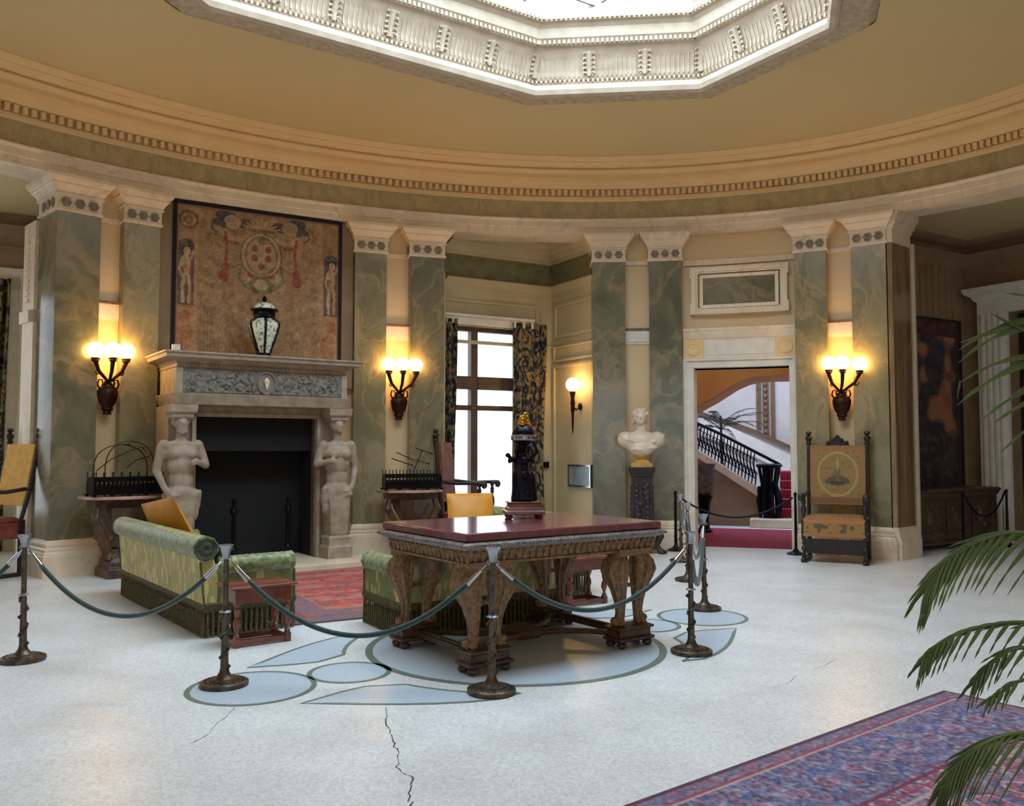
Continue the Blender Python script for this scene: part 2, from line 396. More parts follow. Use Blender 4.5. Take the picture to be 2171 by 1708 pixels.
X['darkleaf'] = mat('dark_palm_green', (52, 62, 44), (34, 42, 32), 6, 0.6)  # darker green of the stair hall palm
X['porcelain'] = mat('green_and_white_porcelain', (226, 228, 206), (120, 138, 104), 26, 0.25, mid=(0.52, 0.60))
X['urnstone'] = mat('grey_carved_urn', (120, 110, 104), (84, 76, 72), 14, 0.6, bump=0.5, bscale=30)
X['vent'] = mat('silver_grey_vent', (170, 182, 182), (150, 164, 166), 6, 0.35, metal=0.4)
X['lead'] = mat('leaded_glazing_bars', (150, 150, 156), (120, 120, 126), 6, 0.6)
X['stairwall'] = mat('pale_stair_hall_wall', (212, 200, 190), (200, 188, 178), 2, 0.6, obj=False)
X['orangeplaster'] = mat('warm_ochre_plaster', (214, 150, 84), (196, 130, 70), 2, 0.7, obj=False)
X['gildtrim'] = mat('dull_gilt_moulding', (132, 98, 66), (98, 70, 48), 22, 0.5, bump=0.4, bscale=50)
X['woven'] = vcol('woven_wool', 0.95, 0.3, 160)
X['pile'] = vcol('knotted_wool_pile', 0.95, 0.4, 140)
X['tapestrydim'] = vcol('dim_woven_tapestry', 0.95, 0.3, 60)
X['embroid'] = vcol('embroidered_silk', 0.7, 0.2, 120)
def painted(name, mat_, w, h, nx, ny, fn, thick=0.01, parent=None, upright=True):
    """a woven panel w x h whose pattern fn(x, y) -> rgb (0-255 arrays) is woven in as colour; x, y in metres from its lower left"""
    xs, ys = np.meshgrid(np.linspace(0, w, nx + 1), np.linspace(0, h, ny + 1)); xs = xs.ravel(); ys = ys.ravel()
    rgb = np.clip(fn(xs, ys), 0, 255) / 255.0; rgb = np.where(rgb <= 0.04045, rgb / 12.92, ((rgb + 0.055) / 1.055) ** 2.4)
    N = len(xs); z = np.zeros(N)
    if upright: front = np.stack([xs - w / 2, z - thick, ys], 1); back = np.stack([xs - w / 2, z, ys], 1)
    else: front = np.stack([xs - w / 2, ys - h / 2, z + thick], 1); back = np.stack([xs - w / 2, ys - h / 2, z], 1)
    i, j = np.meshgrid(np.arange(nx), np.arange(ny)); a = (j * (nx + 1) + i).ravel()
    q = np.stack([a, a + 1, a + nx + 2, a + nx + 1], 1)
    ring = [k for k in range(nx)] + [k * (nx + 1) + nx for k in range(ny)] + [ny * (nx + 1) + k for k in range(nx, 0, -1)] + [k * (nx + 1) for k in range(ny, 0, -1)]
    R = len(ring); vs = np.concatenate([front, back[ring]])
    side = [(ring[k], N + k, N + (k + 1) % R, ring[(k + 1) % R]) for k in range(R)]
    bk = [tuple(N + k for k in reversed(range(R)))]
    me = bpy.data.meshes.new(name); me.from_pydata(vs.tolist(), [], q.tolist() + side + bk)
    ca = me.color_attributes.new('Col', 'FLOAT_COLOR', 'POINT')
    full = np.ones((len(vs), 4)); full[:N, :3] = rgb; full[N:, :3] = rgb[ring]
    ca.data.foreach_set('color', full.ravel()); me.materials.append(mat_); me.update()
    o = bpy.data.objects.new(name, me); COL.objects.link(o)
    if parent is not None: o.parent = parent
    return o
def vnoise(x, y, s, seed=0):
    """smooth value noise, used to draw woven patterns"""
    x = x * s + seed * 17.3; y = y * s + seed * 7.7; xi = np.floor(x); yi = np.floor(y); fx = x - xi; fy = y - yi
    fx = fx * fx * (3 - 2 * fx); fy = fy * fy * (3 - 2 * fy)
    h = lambda a, b: (np.sin(a * 127.1 + b * 311.7 + seed * 3.1) * 43758.5453) % 1.0
    return (h(xi, yi) * (1 - fx) + h(xi + 1, yi) * fx) * (1 - fy) + (h(xi, yi + 1) * (1 - fx) + h(xi + 1, yi + 1) * fx) * fy
class Paint:
    def __init__(s, x, y, c): s.x = x; s.y = y; s.c = np.tile(np.array(c, float), (len(x), 1))
    def put(s, mask, c, a=1.0):
        s.c[mask] = s.c[mask] * (1 - a) + np.array(c, float) * a; return s
    def ell(s, cx, cy, rx, ry, c, a=1.0, rot=0.0):
        dx = s.x - cx; dy = s.y - cy; k, q = math.cos(rot), math.sin(rot)
        return s.put(((dx * k + dy * q) / rx) ** 2 + ((-dx * q + dy * k) / ry) ** 2 < 1, c, a)
    def ring(s, cx, cy, rx, ry, w, c, a=1.0):
        r = np.sqrt(((s.x - cx) / rx) ** 2 + ((s.y - cy) / ry) ** 2); return s.put(abs(r - 1) < w / min(rx, ry), c, a)
    def rect(s, x0, x1, y0, y1, c, a=1.0): return s.put((s.x > x0) & (s.x < x1) & (s.y > y0) & (s.y < y1), c, a)
    def line(s, pts, w, c, a=1.0):
        for (x0, y0), (x1, y1) in zip(pts[:-1], pts[1:]):
            dx, dy = x1 - x0, y1 - y0; t = np.clip(((s.x - x0) * dx + (s.y - y0) * dy) / (dx * dx + dy * dy + 1e-9), 0, 1)
            s.put((s.x - x0 - t * dx) ** 2 + (s.y - y0 - t * dy) ** 2 < w * w / 4, c, a)
        return s
# ---------------------------------------------------------------- floor with its mosaic medallion
FM = Frame(0.03, 6.68, math.radians(34.5))
def circ(cx, cy, r, n=72): return [(cx + r * math.cos(2 * PI * i / n), cy + r * math.sin(2 * PI * i / n)) for i in range(n)]
fl = MB(); fl.add([(-16, -7, 0), (18, -7, 0), (18, 27, 0), (-16, 27, 0)], [(0, 1, 2, 3)])
fl.M = FM.M()
def annul(o, i, k):
    n = len(o); fl.k = k
    fl.add([(x, y, 0.0022) for x, y in o] + [(x, y, 0.0022) for x, y in i], [(j, (j + 1) % n, n + (j + 1) % n, n + j) for j in range(n)])
def disc(p, k, z=0.002):
    fl.k = k; fl.add([(x, y, z) for x, y in p], [tuple(range(len(p)))])
annul(circ(0, 0, 1.13, 96), circ(0, 0, 1.075, 96), 2); disc(circ(0, 0, 1.075, 96), 1)
for s in (-1, 1):
    annul(circ(s * 1.36, 0, 0.28), circ(s * 1.36, 0, 0.245), 2); disc(circ(s * 1.36, 0, 0.245), 1)
    annul(circ(s * 2.02, 0, 0.40), circ(s * 2.02, 0, 0.365), 2); disc(circ(s * 2.02, 0, 0.365), 1)
    for q in (-1, 1):
        P = []
        for i in range(13):                   # the inner edge hugs the big circle, the outer follows one long bow
            a = math.radians(57 - 35 * i / 12); P.append((1.27 * math.cos(a), 1.27 * math.sin(a)))
        P += [(1.42, 0.37), (1.60, 0.40), (1.90, 0.50)]
        P += [(1.90 - 1.2 * t, 0.50 + 0.62 * math.sin(t * PI / 2)) for t in (0.12, 0.25, 0.4, 0.55, 0.7, 0.85)]
        cx = sum(p[0] for p in P) / len(P); cy = sum(p[1] for p in P) / len(P)
        I = []
        for j, p in enumerate(P):
            a, b = Vector(P[j - 1]), Vector(P[(j + 1) % len(P)]); d = (b - a).normalized(); nn = Vector((-d.y, d.x))
            if nn.dot(Vector((cx, cy)) - Vector(p)) < 0: nn = -nn
            I.append((p[0] + nn.x * 0.03, p[1] + nn.y * 0.03))
        P = [(s * x, q * y) for x, y in P]; I = [(s * x, q * y) for x, y in I]
        annul(P, I, 2); disc(I, 1)
fl.M = None; fl.k = 3
def crack(pts, w):
    rr = random.Random(3); Q = []
    for (a, b), (c, d) in zip(pts[:-1], pts[1:]):
        p, q = G(a, b), G(c, d); m = 5
        for i in range(m):
            t = i / m; Q.append((p.x + (q.x - p.x) * t + rr.uniform(-.012, .012), p.y + (q.y - p.y) * t + rr.uniform(-.02, .02)))
    vs = []
    for x, y in Q: ww = w * rr.uniform(0.3, 1.3); vs += [(x - ww, y, 0.0015), (x + ww, y, 0.0015)]
    fl.add(vs, [(2 * i, 2 * i + 1, 2 * i + 3, 2 * i + 2) for i in range(len(Q) - 1)])
crack([(820, 1500), (822, 1545), (833, 1570), (843, 1598), (843, 1630), (872, 1650), (864, 1680), (875, 1720)], 0.0035)
crack([(500, 1500), (440, 1555), (400, 1580)], 0.0018)
crack([(900, 1596), (1080, 1592), (1320, 1590)], 0.0014)
crack([(1640, 1460), (1720, 1420), (1790, 1392)], 0.0014)
floor = tag(fl.build('floor', [X['floor'], X['inlay'], X['inlayline'], X['crack']], smooth=False), kind='structure')
def S(name, mb, m, parent=None, **k):
    o = mb.build(name, m, parent, **k)
    if parent is None: o['kind'] = 'structure'
    return o
# ---------------------------------------------------------------- entablature round the whole hall
m = MB(); arc(m, 0, 2 * PI, [(0.55, 4.74), (0.0, 4.74), (0.0, 4.83), (-0.02, 4.84), (-0.02, 4.92), (-0.05, 4.95), (-0.05, 4.965), (0.55, 4.965)], 256, True)
S('trim_1', m, X['stone'])
m = MB(); arc(m, 0, 2 * PI, [(0.55, 4.965), (0.02, 4.965), (0.02, 5.24), (0.55, 5.24)], 256)
S('trim_2', m, X['greenfrieze'])
m = MB(); arc(m, 0, 2 * PI, [(0.55, 5.24), (-0.01, 5.24), (-0.03, 5.26), (-0.03, 5.305), (0.0, 5.31), (0.0, 5.40), (-0.10, 5.405), (-0.11, 5.43), (-0.17, 5.48), (-0.18, 5.50),
    (-0.30, 5.505), (-0.30, 5.56), (-0.33, 5.565), (-0.38, 5.60), (-0.38, 5.615), (-0.36, 5.62), (-0.36, 5.635), (-0.44, 5.64), (-0.50, 5.68), (-0.50, 5.69), (-0.56, 5.70), (-0.60, 5.735), (-0.60, 5.76), (0.55, 5.76)], 320)
per = 470
for i in range(per):                          # dentil course
    t = 2 * PI * i / per; p = EL(t, -0.03); nrm = ELn(t)
    m.box(p.x, p.y, 5.315, 0.052, 0.11, 0.08, math.atan2(nrm.y, nrm.x) - PI / 2)
S('trim_3', m, X['plaster'])
# ---------------------------------------------------------------- ceiling and the octagonal light well
OC = Frame(OCT_C[0], OCT_C[1], AX)
def octo(d):                                  # octagon offset inwards by d
    HL, HW = 3.40 - d, 2.12 - d; k = math.tan(PI / 8) * d
    a, b = 1.89, 0.89
    # the two cut corners keep their direction: shift each edge line inwards
    n1 = Vector((3.40 - 1.89, 0)); c1 = Vector((1.89, 2.12)); c2 = Vector((3.40, 0.89)); e = (c2 - c1).normalized(); nn = Vector((e.y, -e.x))
    if nn.dot(c1) < 0: nn = -nn
    D = nn.dot(c1) - d
    p1 = ((D - nn.y * HW) / nn.x, HW); p2 = (HL, (D - nn.x * HL) / nn.y)
    return [p1, (-p1[0], p1[1]), (-p2[0], p2[1]), (-p2[0], -p2[1]), (-p1[0], -p1[1]), (p1[0], -p1[1]), (p2[0], -p2[1]), p2]
def osweep(mb, prof):
    mb.loops([[tuple(OC.at(x, y, z)) for x, y in octo(d)] for d, z in prof], True)
N = 240; inner = []; outer = []; P8 = octo(-0.42)
for i in range(N):
    a = 2 * PI * i / N; d = Vector((math.cos(a), math.sin(a))); best = 1e9
    for j in range(8):
        p = Vector(P8[j]); q = Vector(P8[(j + 1) % 8]); e = q - p; den = d.x * e.y - d.y * e.x
        if abs(den) < 1e-9: continue
        t = (p.x * e.y - p.y * e.x) / den; u = (p.x * d.y - p.y * d.x) / den
        if t > 0 and -1e-6 <= u <= 1 + 1e-6: best = min(best, t)
    w = OC.at(d.x * best, d.y * best, 5.755); inner.append(tuple(w))
    dw = (w - OC.o); dw.z = 0; dw.normalize(); lo, hi = 0.1, 14.0
    for _ in range(40):
        mm = (lo + hi) / 2; p = OC.o + dw * mm; x = p.x - EC[0]; y = p.y - EC[1]; c, s_ = math.cos(ET), math.sin(ET)
        if ((x * c + y * s_) / (EA + .3)) ** 2 + ((-x * s_ + y * c) / (EB + .3)) ** 2 < 1: lo = mm
        else: hi = mm
    p = OC.o + dw * lo; outer.append((p.x, p.y, 5.755))
m = MB(); m.loops([inner, outer], True); m.loops([[(x, y, 5.9) for x, y, z in outer], [(x, y, 5.9) for x, y, z in inner]], True)
m.loops([outer, [(x, y, 5.9) for x, y, z in outer]], True)
S('ceiling', m, X['ceil'], smooth=False)
m = MB(); osweep(m, [(-0.50, 5.80), (-0.36, 5.755), (-0.36, 5.72), (-0.33, 5.70), (-0.31, 5.715), (-0.06, 5.705), (-0.05, 5.69)])
S('trim_4', m, X['relief'], smooth=False)
m = MB(); osweep(m, [(-0.06, 5.705), (-0.05, 5.665), (-0.01, 5.65), (0.035, 5.67), (0.055, 5.72), (0.04, 5.78), (0.0, 5.80), (-0.05, 5.81), (-0.05, 5.86), (-0.02, 5.87)])
S('trim_5', m, X['well'])
m = MB(); osweep(m, [(-0.03, 5.86), (-0.02, 5.88), (-0.01, 5.95), (0.04, 6.08), (0.12, 6.19), (0.13, 6.20), (0.16, 6.20), (0.18, 6.24), (0.20, 6.26), (0.21, 6.27), (0.22, 6.38), (0.26, 6.42), (0.30, 6.43), (0.30, 6.50), (0.30, 7.2)])
O0 = octo(0.0)
for j in range(8):                            # leaf brackets, flutes, beads and dentils along each side
    p = Vector(O0[j]); q = Vector(O0[(j + 1) % 8]); L = (q - p).length; e = (q - p) / L; nrm = Vector((-e.y, e.x)); ang = AX + math.atan2(e.y, e.x)
    def at(u, d, z):
        g = p + e * u + nrm * d; return OC.at(g.x, g.y, z)
    nb = max(2, round(L / 0.62))
    for i in range(nb):
        u = L * (i + 0.0) / nb
        m.tube([at(u, .0, 5.89), at(u, .01, 5.97), at(u, .045, 6.06), at(u, .085, 6.13), at(u, .06, 6.17)], [.022, .03, .034, .036, .02], 6)
        for k in range(5):
            z = 5.90 + k * .05; dd = (-.005, .01, .025, .05, .075)[k]
            for sd in (-1, 1): m.tube([at(u, dd, z), at(u + sd * .035, dd + .005, z + .035), at(u + sd * .062, dd + .02, z + .028), at(u + sd * .07, dd + .03, z + .008)], [.016, .020, .014, .005], 5)
    nf = int(L / 0.055)
    for i in range(nf):
        u = L * (i + 0.5) / nf; c = at(u, 0.0, 5.89); c2 = at(u, 0.055, 6.10)
        m.tube([c, at(u, 0.0, 5.96), at(u, 0.03, 6.04), c2], 0.011, 4)
        c = at(u, 0.185, 6.2); m.box(c.x, c.y, 6.205, 0.03, 0.03, 0.045, ang)
        c = at(u, 0.31, 6.2); m.box(c.x, c.y, 6.44, 0.03, 0.03, 0.05, ang)
        c = at(u, -0.01, 5.8); m.box(c.x, c.y, 5.825, 0.022, 0.03, 0.035, ang)
S('trim_6', m, X['well'], smooth=False)
m = MB(); P = octo(0.29); m.add([tuple(OC.at(x, y, 6.62)) for x, y in P], [tuple(range(8))])
lay = struct('window_1'); S('window_pane', m, X['glass'], lay, smooth=False)
m = MB()
for i in range(-4, 5):
    x = i * 0.76; yl = 1.80 if abs(x) < 1.7 else 1.80 - (abs(x) - 1.7) * 0.8
    m.M = OC.M(); m.bb(x - .012, x + .012, -yl, yl, 6.58, 6.61)
for i in range(-2, 3):
    y = i * 0.72; xl = 3.05 if abs(y) < 0.8 else 3.05 - (abs(y) - 0.8) * 1.2
    m.bb(-xl, xl, y - .012, y + .012, 6.58, 6.61)
for i in range(22):                           # the scalloped lead border whose tips show at the top of the picture
    m.M = OC.M() @ Matrix.Translation((-1.65 + i * 0.157, 1.30, 6.585)); m.lathe([(0.0, 0), (.05, .005), (.05, .02), (0, .022)], 10)
S('window_bars', m, X['lead'], lay, smooth=False)
# ---------------------------------------------------------------- pilasters
def pilaster(x0, x1, depth=0.16, gm='green'):
    t0, t1 = tpx(x0, 0.03), tpx(x1, 0.03); a, b = EL(t0, 0.03), EL(t1, 0.03); c = (a + b) / 2; w = (b - a).length
    an = math.atan2(b.y - a.y, b.x - a.x)
    r = struct('pilaster', c.x, c.y, 0, an); h = w / 2; y0, y1 = 0.0, depth
    m = MB(); m.bb(-h, h, y0, y1, 0.42, 4.34); m.build('shaft', X[gm], r, bevel=0.004)
    m = MB(); m.rsweep(-h, h, y0, y1, [(0.075, 0), (0.075, 0.25), (0.065, 0.26), (0.065, 0.275), (0.05, 0.30), (0.055, 0.325), (0.03, 0.345), (0.035, 0.37), (0.03, 0.39), (0.01, 0.41), (0.0, 0.43)])
    m.build('base', X['stone'], r, ang=0.4)
    m = MB(); m.rsweep(-h, h, y0, y1, [(0.004, 4.315), (0.022, 4.32), (0.022, 4.345), (0.008, 4.35), (0.008, 4.505), (0.03, 4.51), (0.03, 4.53), (0.02, 4.535), (0.04, 4.575), (0.075, 4.62), (0.085, 4.625), (0.085, 4.645), (0.11, 4.67), (0.13, 4.70), (0.13, 4.738)])
    cap = m.build('capital', X['stone'], r, ang=0.4)
    m = MB()
    for i in (-1, 0, 1):
        m.M = Matrix.Translation((i * w * 0.31, y0 - 0.008, 4.427)) @ Matrix.Rotation(PI / 2, 4, 'X')
        m.lathe([(0, 0.004), (0.055, 0.004), (0.06, 0.012), (0.05, 0.012), (0.03, 0.006), (0.012, 0.016), (0, 0.016)], 14, fl=6, fd=0.12)
    if depth > 0.3:
        for s in (-1, 1):
            for i in range(3):
                m.M = Matrix.Translation((s * (h + 0.008), 0.12 + i * 0.16, 4.427)) @ Matrix.Rotation(s * PI / 2, 4, 'Y')
                m.lathe([(0, 0.002), (0.055, 0.004), (0.06, 0.012), (0.05, 0.012), (0.03, 0.006), (0.012, 0.016), (0, 0.016)], 14, fl=6, fd=0.12)
    m.build('rosettes', X['rosette'], cap)
    return r
PIL = [(110, 205, .62), (255, 333, .18), (750, 818, .18), (868, 941, .5), (1257, 1327, .5), (1378, 1448, .18), (1688, 1757, .18), (1810, 1885, .66)]
pils = [pilaster(a, b, d, 'green2' if i in (0, 3, 4, 5) else 'green') for i, (a, b, d) in enumerate(PIL)]
# the last pilaster turns the corner with a splayed brown marble return
r8 = pils[7]; h8 = max(v[0] for v in r8.children[0].bound_box)
def splay(o, z0, z1): return ([(h8 - .06, -o * .2), (h8 + o * .7, -o * .2 + .01), (h8 + .12 + o, .50), (h8 + .12 + o, .62), (h8 - .06, .62)], z0, z1)
m = MB(); m.prism(*splay(0, .42, 4.34)); m.build('side_shaft', X['brownmarble'], r8)
m = MB()
for o, z0, z1 in ((.07, 0, .25), (.06, .25, .28), (.045, .28, .32), (.03, .32, .36), (.02, .36, .40), (.005, .40, .43)): m.prism(*splay(o, z0, z1))
m.build('side_base', X['stone'], r8)
m = MB()
for o, z0, z1 in ((.02, 4.32, 4.345), (.008, 4.345, 4.51), (.03, 4.51, 4.53), (.04, 4.53, 4.57), (.07, 4.57, 4.62), (.085, 4.62, 4.66), (.115, 4.66, 4.70), (.13, 4.70, 4.738)): m.prism(*splay(o, z0, z1))
m.build('side_capital', X['stone'], r8)
# ---------------------------------------------------------------- the curved walls between the openings
def wallarc(name, t0, t1, z0, z1, m_, o0=0.2, o1=0.52, n=40):
    m = MB(); arc(m, t0, t1, [(o0, z0), (o1, z0), (o1, z1), (o0, z1)], n); return S(name, m, m_)
tP1, tP4 = tpx(150, .1), tpx(905, .1); tP5, tP8 = tpx(1292, .1), tpx(1850, .1)
wallarc('wall_back', tP1, tP4, 0, 4.74, X['wall'])
tD0, tD1 = tpx(1470, .2), tpx(1679, .2)
wallarc('wall_back.001', tP5, tD0, 0, 4.74, X['wall'])
wallarc('wall_back.002', tD1, tP8, 0, 4.74, X['wall'])
DF = wf(1572, 0.14)                            # the door: x along the wall, y outwards
dzt = DF.sight(1572, 778, 0)[1]
wallarc('wall_back.003', tD0, tD1, dzt, 4.74, X['wall'])
tRo, tLo, tF0, tF1 = math.radians(-20), math.radians(158), math.radians(226), math.radians(270)
wallarc('wall_front', tLo, tF0, 0, 4.74, X['wall'], n=60)
wallarc('wall_front.001', tF1, tRo + 2 * PI, 0, 4.74, X['wall'], n=60)
def room_ceiling(name, F, corners, t0, t1):
    P = [F.at(*c) for c in corners] + [EL(t0 + (t1 - t0) * i / 12, 0.3) for i in range(13)]
    m = MB(); m.prism([(p.x, p.y) for p in P], 5.0, 5.1); S(name, m, X['ceil'], smooth=False)
# the lobby behind the camera, with three tall windows that light the near floor
VF = Frame(*EL(math.radians(248), 0.45)[:2], math.atan2(ELn(math.radians(248)).y, ELn(math.radians(248)).x) - PI / 2)
m = MB(); m.M = VF.M(); m.bb(-3.1, -2.8, -.3, 4, 0, 5); m.bb(2.8, 3.1, -.3, 4, 0, 5); m.bb(-3.1, 3.1, 4, 4.3, 0, .5); m.bb(-3.1, 3.1, 4, 4.3, 4.0, 5)
for i in range(4): m.bb(-2.8 + i * 1.7, -2.3 + i * 1.7, 4, 4.3, .5, 4.0)
S('wall_lobby', m, X['wall'])
m = MB(); m.M = VF.M(); m.bb(-3.1, 3.1, -.2, 4.3, 5.0, 5.1); S('ceiling.005', m, X['ceil'])
wn = struct('window_5', VF.o.x, VF.o.y, 0, VF.a); m = MB()
for i in range(3):
    a = -2.3 + i * 1.7; m.bb(a, a + 1.2, 4.1, 4.2, .5, .6); m.bb(a, a + 1.2, 4.1, 4.2, 3.9, 4.0); m.bb(a + .57, a + .63, 4.1, 4.2, .6, 3.9); m.bb(a, a + .57, 4.1, 4.2, 2.8, 2.9); m.bb(a + .63, a + 1.2, 4.1, 4.2, 2.8, 2.9)
m.build('window_frame', X['woodframe'], wn)
area_light('front_windows_daylight', tuple(VF.at(0, 4.7, 2.4)), (PI / 2, 0, VF.a), 5.2, 3.6, LOBBY_W, (0.70, 0.85, 1.0))
# skirting, string course and upper band in the narrow bays
def band(name, px0, px1, z0, z1, prot, m_):
    m = MB(); arc(m, tpx(px0, .15), tpx(px1, .15), [(0.2 - prot, z0), (0.22, z0), (0.22, z1), (0.2 - prot, z1)], 12); return S(name, m, m_)
k = 0
for a, b in ((203, 257), (817, 870), (1326, 1379), (1756, 1812)):
    for z0, z1, pr, mm in ((0, 0.42, 0.04, 'stone'), (3.12, 3.29, 0.03, 'white'), (3.08, 3.12, 0.015, 'stone'), (3.29, 3.325, 0.05, 'gildtrim'), (4.30, 4.36, 0.03, 'stone')):
        k += 1; band('baseboard_back.%03d' % k if z0 == 0 else 'trim_%d' % (10 + k), a, b, z0, z1, pr, X[mm])
# wall strips beside the chimneypiece
for a, b in ((333, 372), (725, 751)):
    k += 1; band('baseboard_back.%03d' % k, a, b, 0, 0.42, 0.04, X['stone'])
# ---------------------------------------------------------------- door surround, overdoor
x0 = DF.sight(1473, 900)[0]; x1 = DF.sight(1675, 900)[0]; c0 = DF.sight(1450, 900, -.05)[0]; c1 = DF.sight(1690, 900, -.05)[0]
dr = struct('door_1', DF.o.x, DF.o.y, 0, DF.a)
m = MB(); m.bb(c0, x0, -0.07, 0.34, 0, dzt); m.bb(x1, c1, -0.07, 0.34, 0, dzt); m.bb(c0, c1, -0.07, 0.34, dzt, dzt + 0.10)
m.bb(c0 - .01, c0 + .05, -0.095, 0, 0, dzt + .12); m.bb(c1 - .05, c1 + .01, -0.095, 0, 0, dzt + .12); m.bb(c0 - .01, c1 + .01, -0.10, 0, dzt + .10, dzt + .135)
m.build('door_casing', X['white'], dr, bevel=0.006)
z1_, z2_, z3_ = dzt + .135, 3.13, 3.27
fz0, fz1 = DF.sight(1492, 740, -.05)[0], DF.sight(1645, 740, -.05)[0]
m = MB(); m.bb(fz0, fz1, -0.07, 0.06, z1_, z2_); m.bb(fz0 + .03, fz1 - .03, -0.08, 0, z1_ + .05, z2_ - .03)
m.build('lintel_frieze', X['white'], dr, bevel=0.004)
m = MB(); m.bb(c0, fz0, -0.075, 0.06, z1_, z2_); m.bb(fz1, c1, -0.075, 0.06, z1_, z2_)
for cc in ((c0 + fz0) / 2, (c1 + fz1) / 2):
    m.M = Matrix.Translation((cc, -0.075, (z1_ + z2_) / 2)) @ Matrix.Rotation(PI / 2, 4, 'X'); m.lathe([(0, 0), (.10, 0), (.10, .015), (.08, .02), (.07, .01), (.03, .01), (0, .025)], 20)
m.M = None; m.build('lintel_rosettes', X['plaster'], dr)
m = MB(); m.rsweep(c0 - .0, c1 + .0, -0.09, 0.06, [(-.01, z2_), (.0, z2_ + .02), (.0, z2_ + .11), (.015, z2_ + .13), (.015, z2_ + .16)])
m.build('door_cornice', X['stone'], dr)
ov = struct('trim_60', DF.o.x, DF.o.y, 0, DF.a)
oa, ob_ = DF.sight(1466, 610)[0], DF.sight(1669, 610)[0]; oz1, oz0 = DF.sight(1568, 563)[1], DF.sight(1568, 664)[1]
ia, ib = DF.sight(1491, 610)[0], DF.sight(1643, 610)[0]; iz1, iz0 = DF.sight(1568, 587)[1], DF.sight(1568, 644)[1]
m = MB()
def pframe(m, a, b, z0, z1, t, yf, yb):       # picture frame of four mitred bars
    for (p, q) in (((a, z0), (b, z0)), ((b, z0), (b, z1)), ((b, z1), (a, z1)), ((a, z1), (a, z0))):
        cx = (a + b) / 2; cz = (z0 + z1) / 2
        sg = lambda v, c: 1 if v > c else -1
        P = [(p[0], p[1]), (q[0], q[1]), (q[0] - sg(q[0], cx) * t, q[1] - sg(q[1], cz) * t), (p[0] - sg(p[0], cx) * t, p[1] - sg(p[1], cz) * t)]
        vs = [(x, yf, z) for x, z in P] + [(x, yb, z) for x, z in P]
        m.add(vs, [(0, 1, 2, 3), (7, 6, 5, 4), (0, 4, 5, 1), (1, 5, 6, 2), (2, 6, 7, 3), (3, 7, 4, 0)])
pframe(m, oa, ob_, oz0, oz1, 0.07, -0.07, 0.06); pframe(m, oa + .05, ob_ - .05, oz0 + .05, oz1 - .05, 0.05, -0.05, .06); pframe(m, ia - .05, ib + .05, iz0 - .05, iz1 + .05, 0.05, -0.065, .06)
for zz in (oz0, oz1):
    for i in range(30):
        xx = oa + .03 + (ob_ - oa - .06) * i / 29; m.box(xx, -0.075, zz - (.03 if zz == oz1 else -.005), .02, .02, .025)
for cc in (oa, ob_):
    m.bb(cc - .02, cc + .02, -0.075, .06, oz0 + .0, oz0 + .16); m.bb(cc - .02, cc + .02, -0.075, .06, oz1 - .16, oz1)
m.build('panel_frame', X['stone'], ov, bevel=0.003)
m = MB(); m.bb(ia - .01, ib + .01, -0.04, 0.06, iz0 - .01, iz1 + .01); m.build('marble_panel', X['green2'], ov)
k = 70
for z0, z1, pr in ((4.26, 4.34, 0.04),):
    band('trim_70', 1450, 1690, z0, z1, pr, X['stone'])
# ---------------------------------------------------------------- window alcove between the fourth and fifth pilasters
AL = Frame(0.663, 14.44, math.radians(30))
wx0 = AL.sight(925, 800)[0]; wx1 = AL.sight(1108, 800)[0]; wz1 = AL.sight(1020, 693)[1]
TW, TF, TC = 4.17, 4.62, 4.86
m = MB(); m.M = AL.M()
m.bb(-2.5, wx0, 0, .35, 0, TW); m.bb(wx1, 0.35, 0, .35, 0, TW); m.bb(wx0, wx1, 0, .35, wz1, TW)
S('wall_alcove', m, X['beige'])
m = MB(); m.M = AL.M(); m.bb(0, .35, -1.35, 0, 0, TW); S('wall_alcove_right', m, X['beige'])
m = MB(); m.M = AL.M(); m.bb(-2.5, -2.12, -.32, 0, 0, TW); S('wall_alcove_left', m, X['beige'])
m = MB(); m.M = AL.M(); m.bb(-2.5, .35, 0, .35, TW, TC); m.bb(0, .35, -1.35, 0, TW, TC); m.bb(-2.5, -2.12, -.32, 0, TW, TC); S('trim_71', m, X['grgreen'])
m = MB(); m.M = AL.M(); m.prism([(.35, .35), (-2.5, .35), (-2.5, -.1), (-2.1, -.25), (-1.0, -.75), (.35, -1.35)], TC, TC + .1); S('ceiling.001', m, X['ceil'])
def mould(m, x0, x1, y0, y1, prof, yr=None):           # cornice run round the inside of a room corner
    m.loops([[(x0 + o, y0 + 0, z), (x0 + o, y1 - o, z), (x1 - o, y1 - o, z), (x1 - o, y0 if yr is None else yr, z)] for o, z in prof], False)
m = MB(); m.M = AL.M()
mould(m, -2.12, 0, -.3, 0, [(0, TF - .06), (.02, TF - .05), (.03, TF), (.08, TF + .05), (.09, TF + .08), (.16, TF + .12), (.17, TF + .16), (.26, TF + .22), (.26, TC)], -1.3)
mould(m, -2.12, 0, -.3, 0, [(0, TW - .26), (.01, TW - .25), (.01, TW - .10), (.03, TW - .08), (.05, TW - .03), (.06, TW), (.06, TW + .02), (0, TW + .02)], -1.3)
mould(m, -2.12, 0, -.3, 0, [(0, 3.15), (.03, 3.16), (.03, 3.2), (0, 3.21)], -1.3)
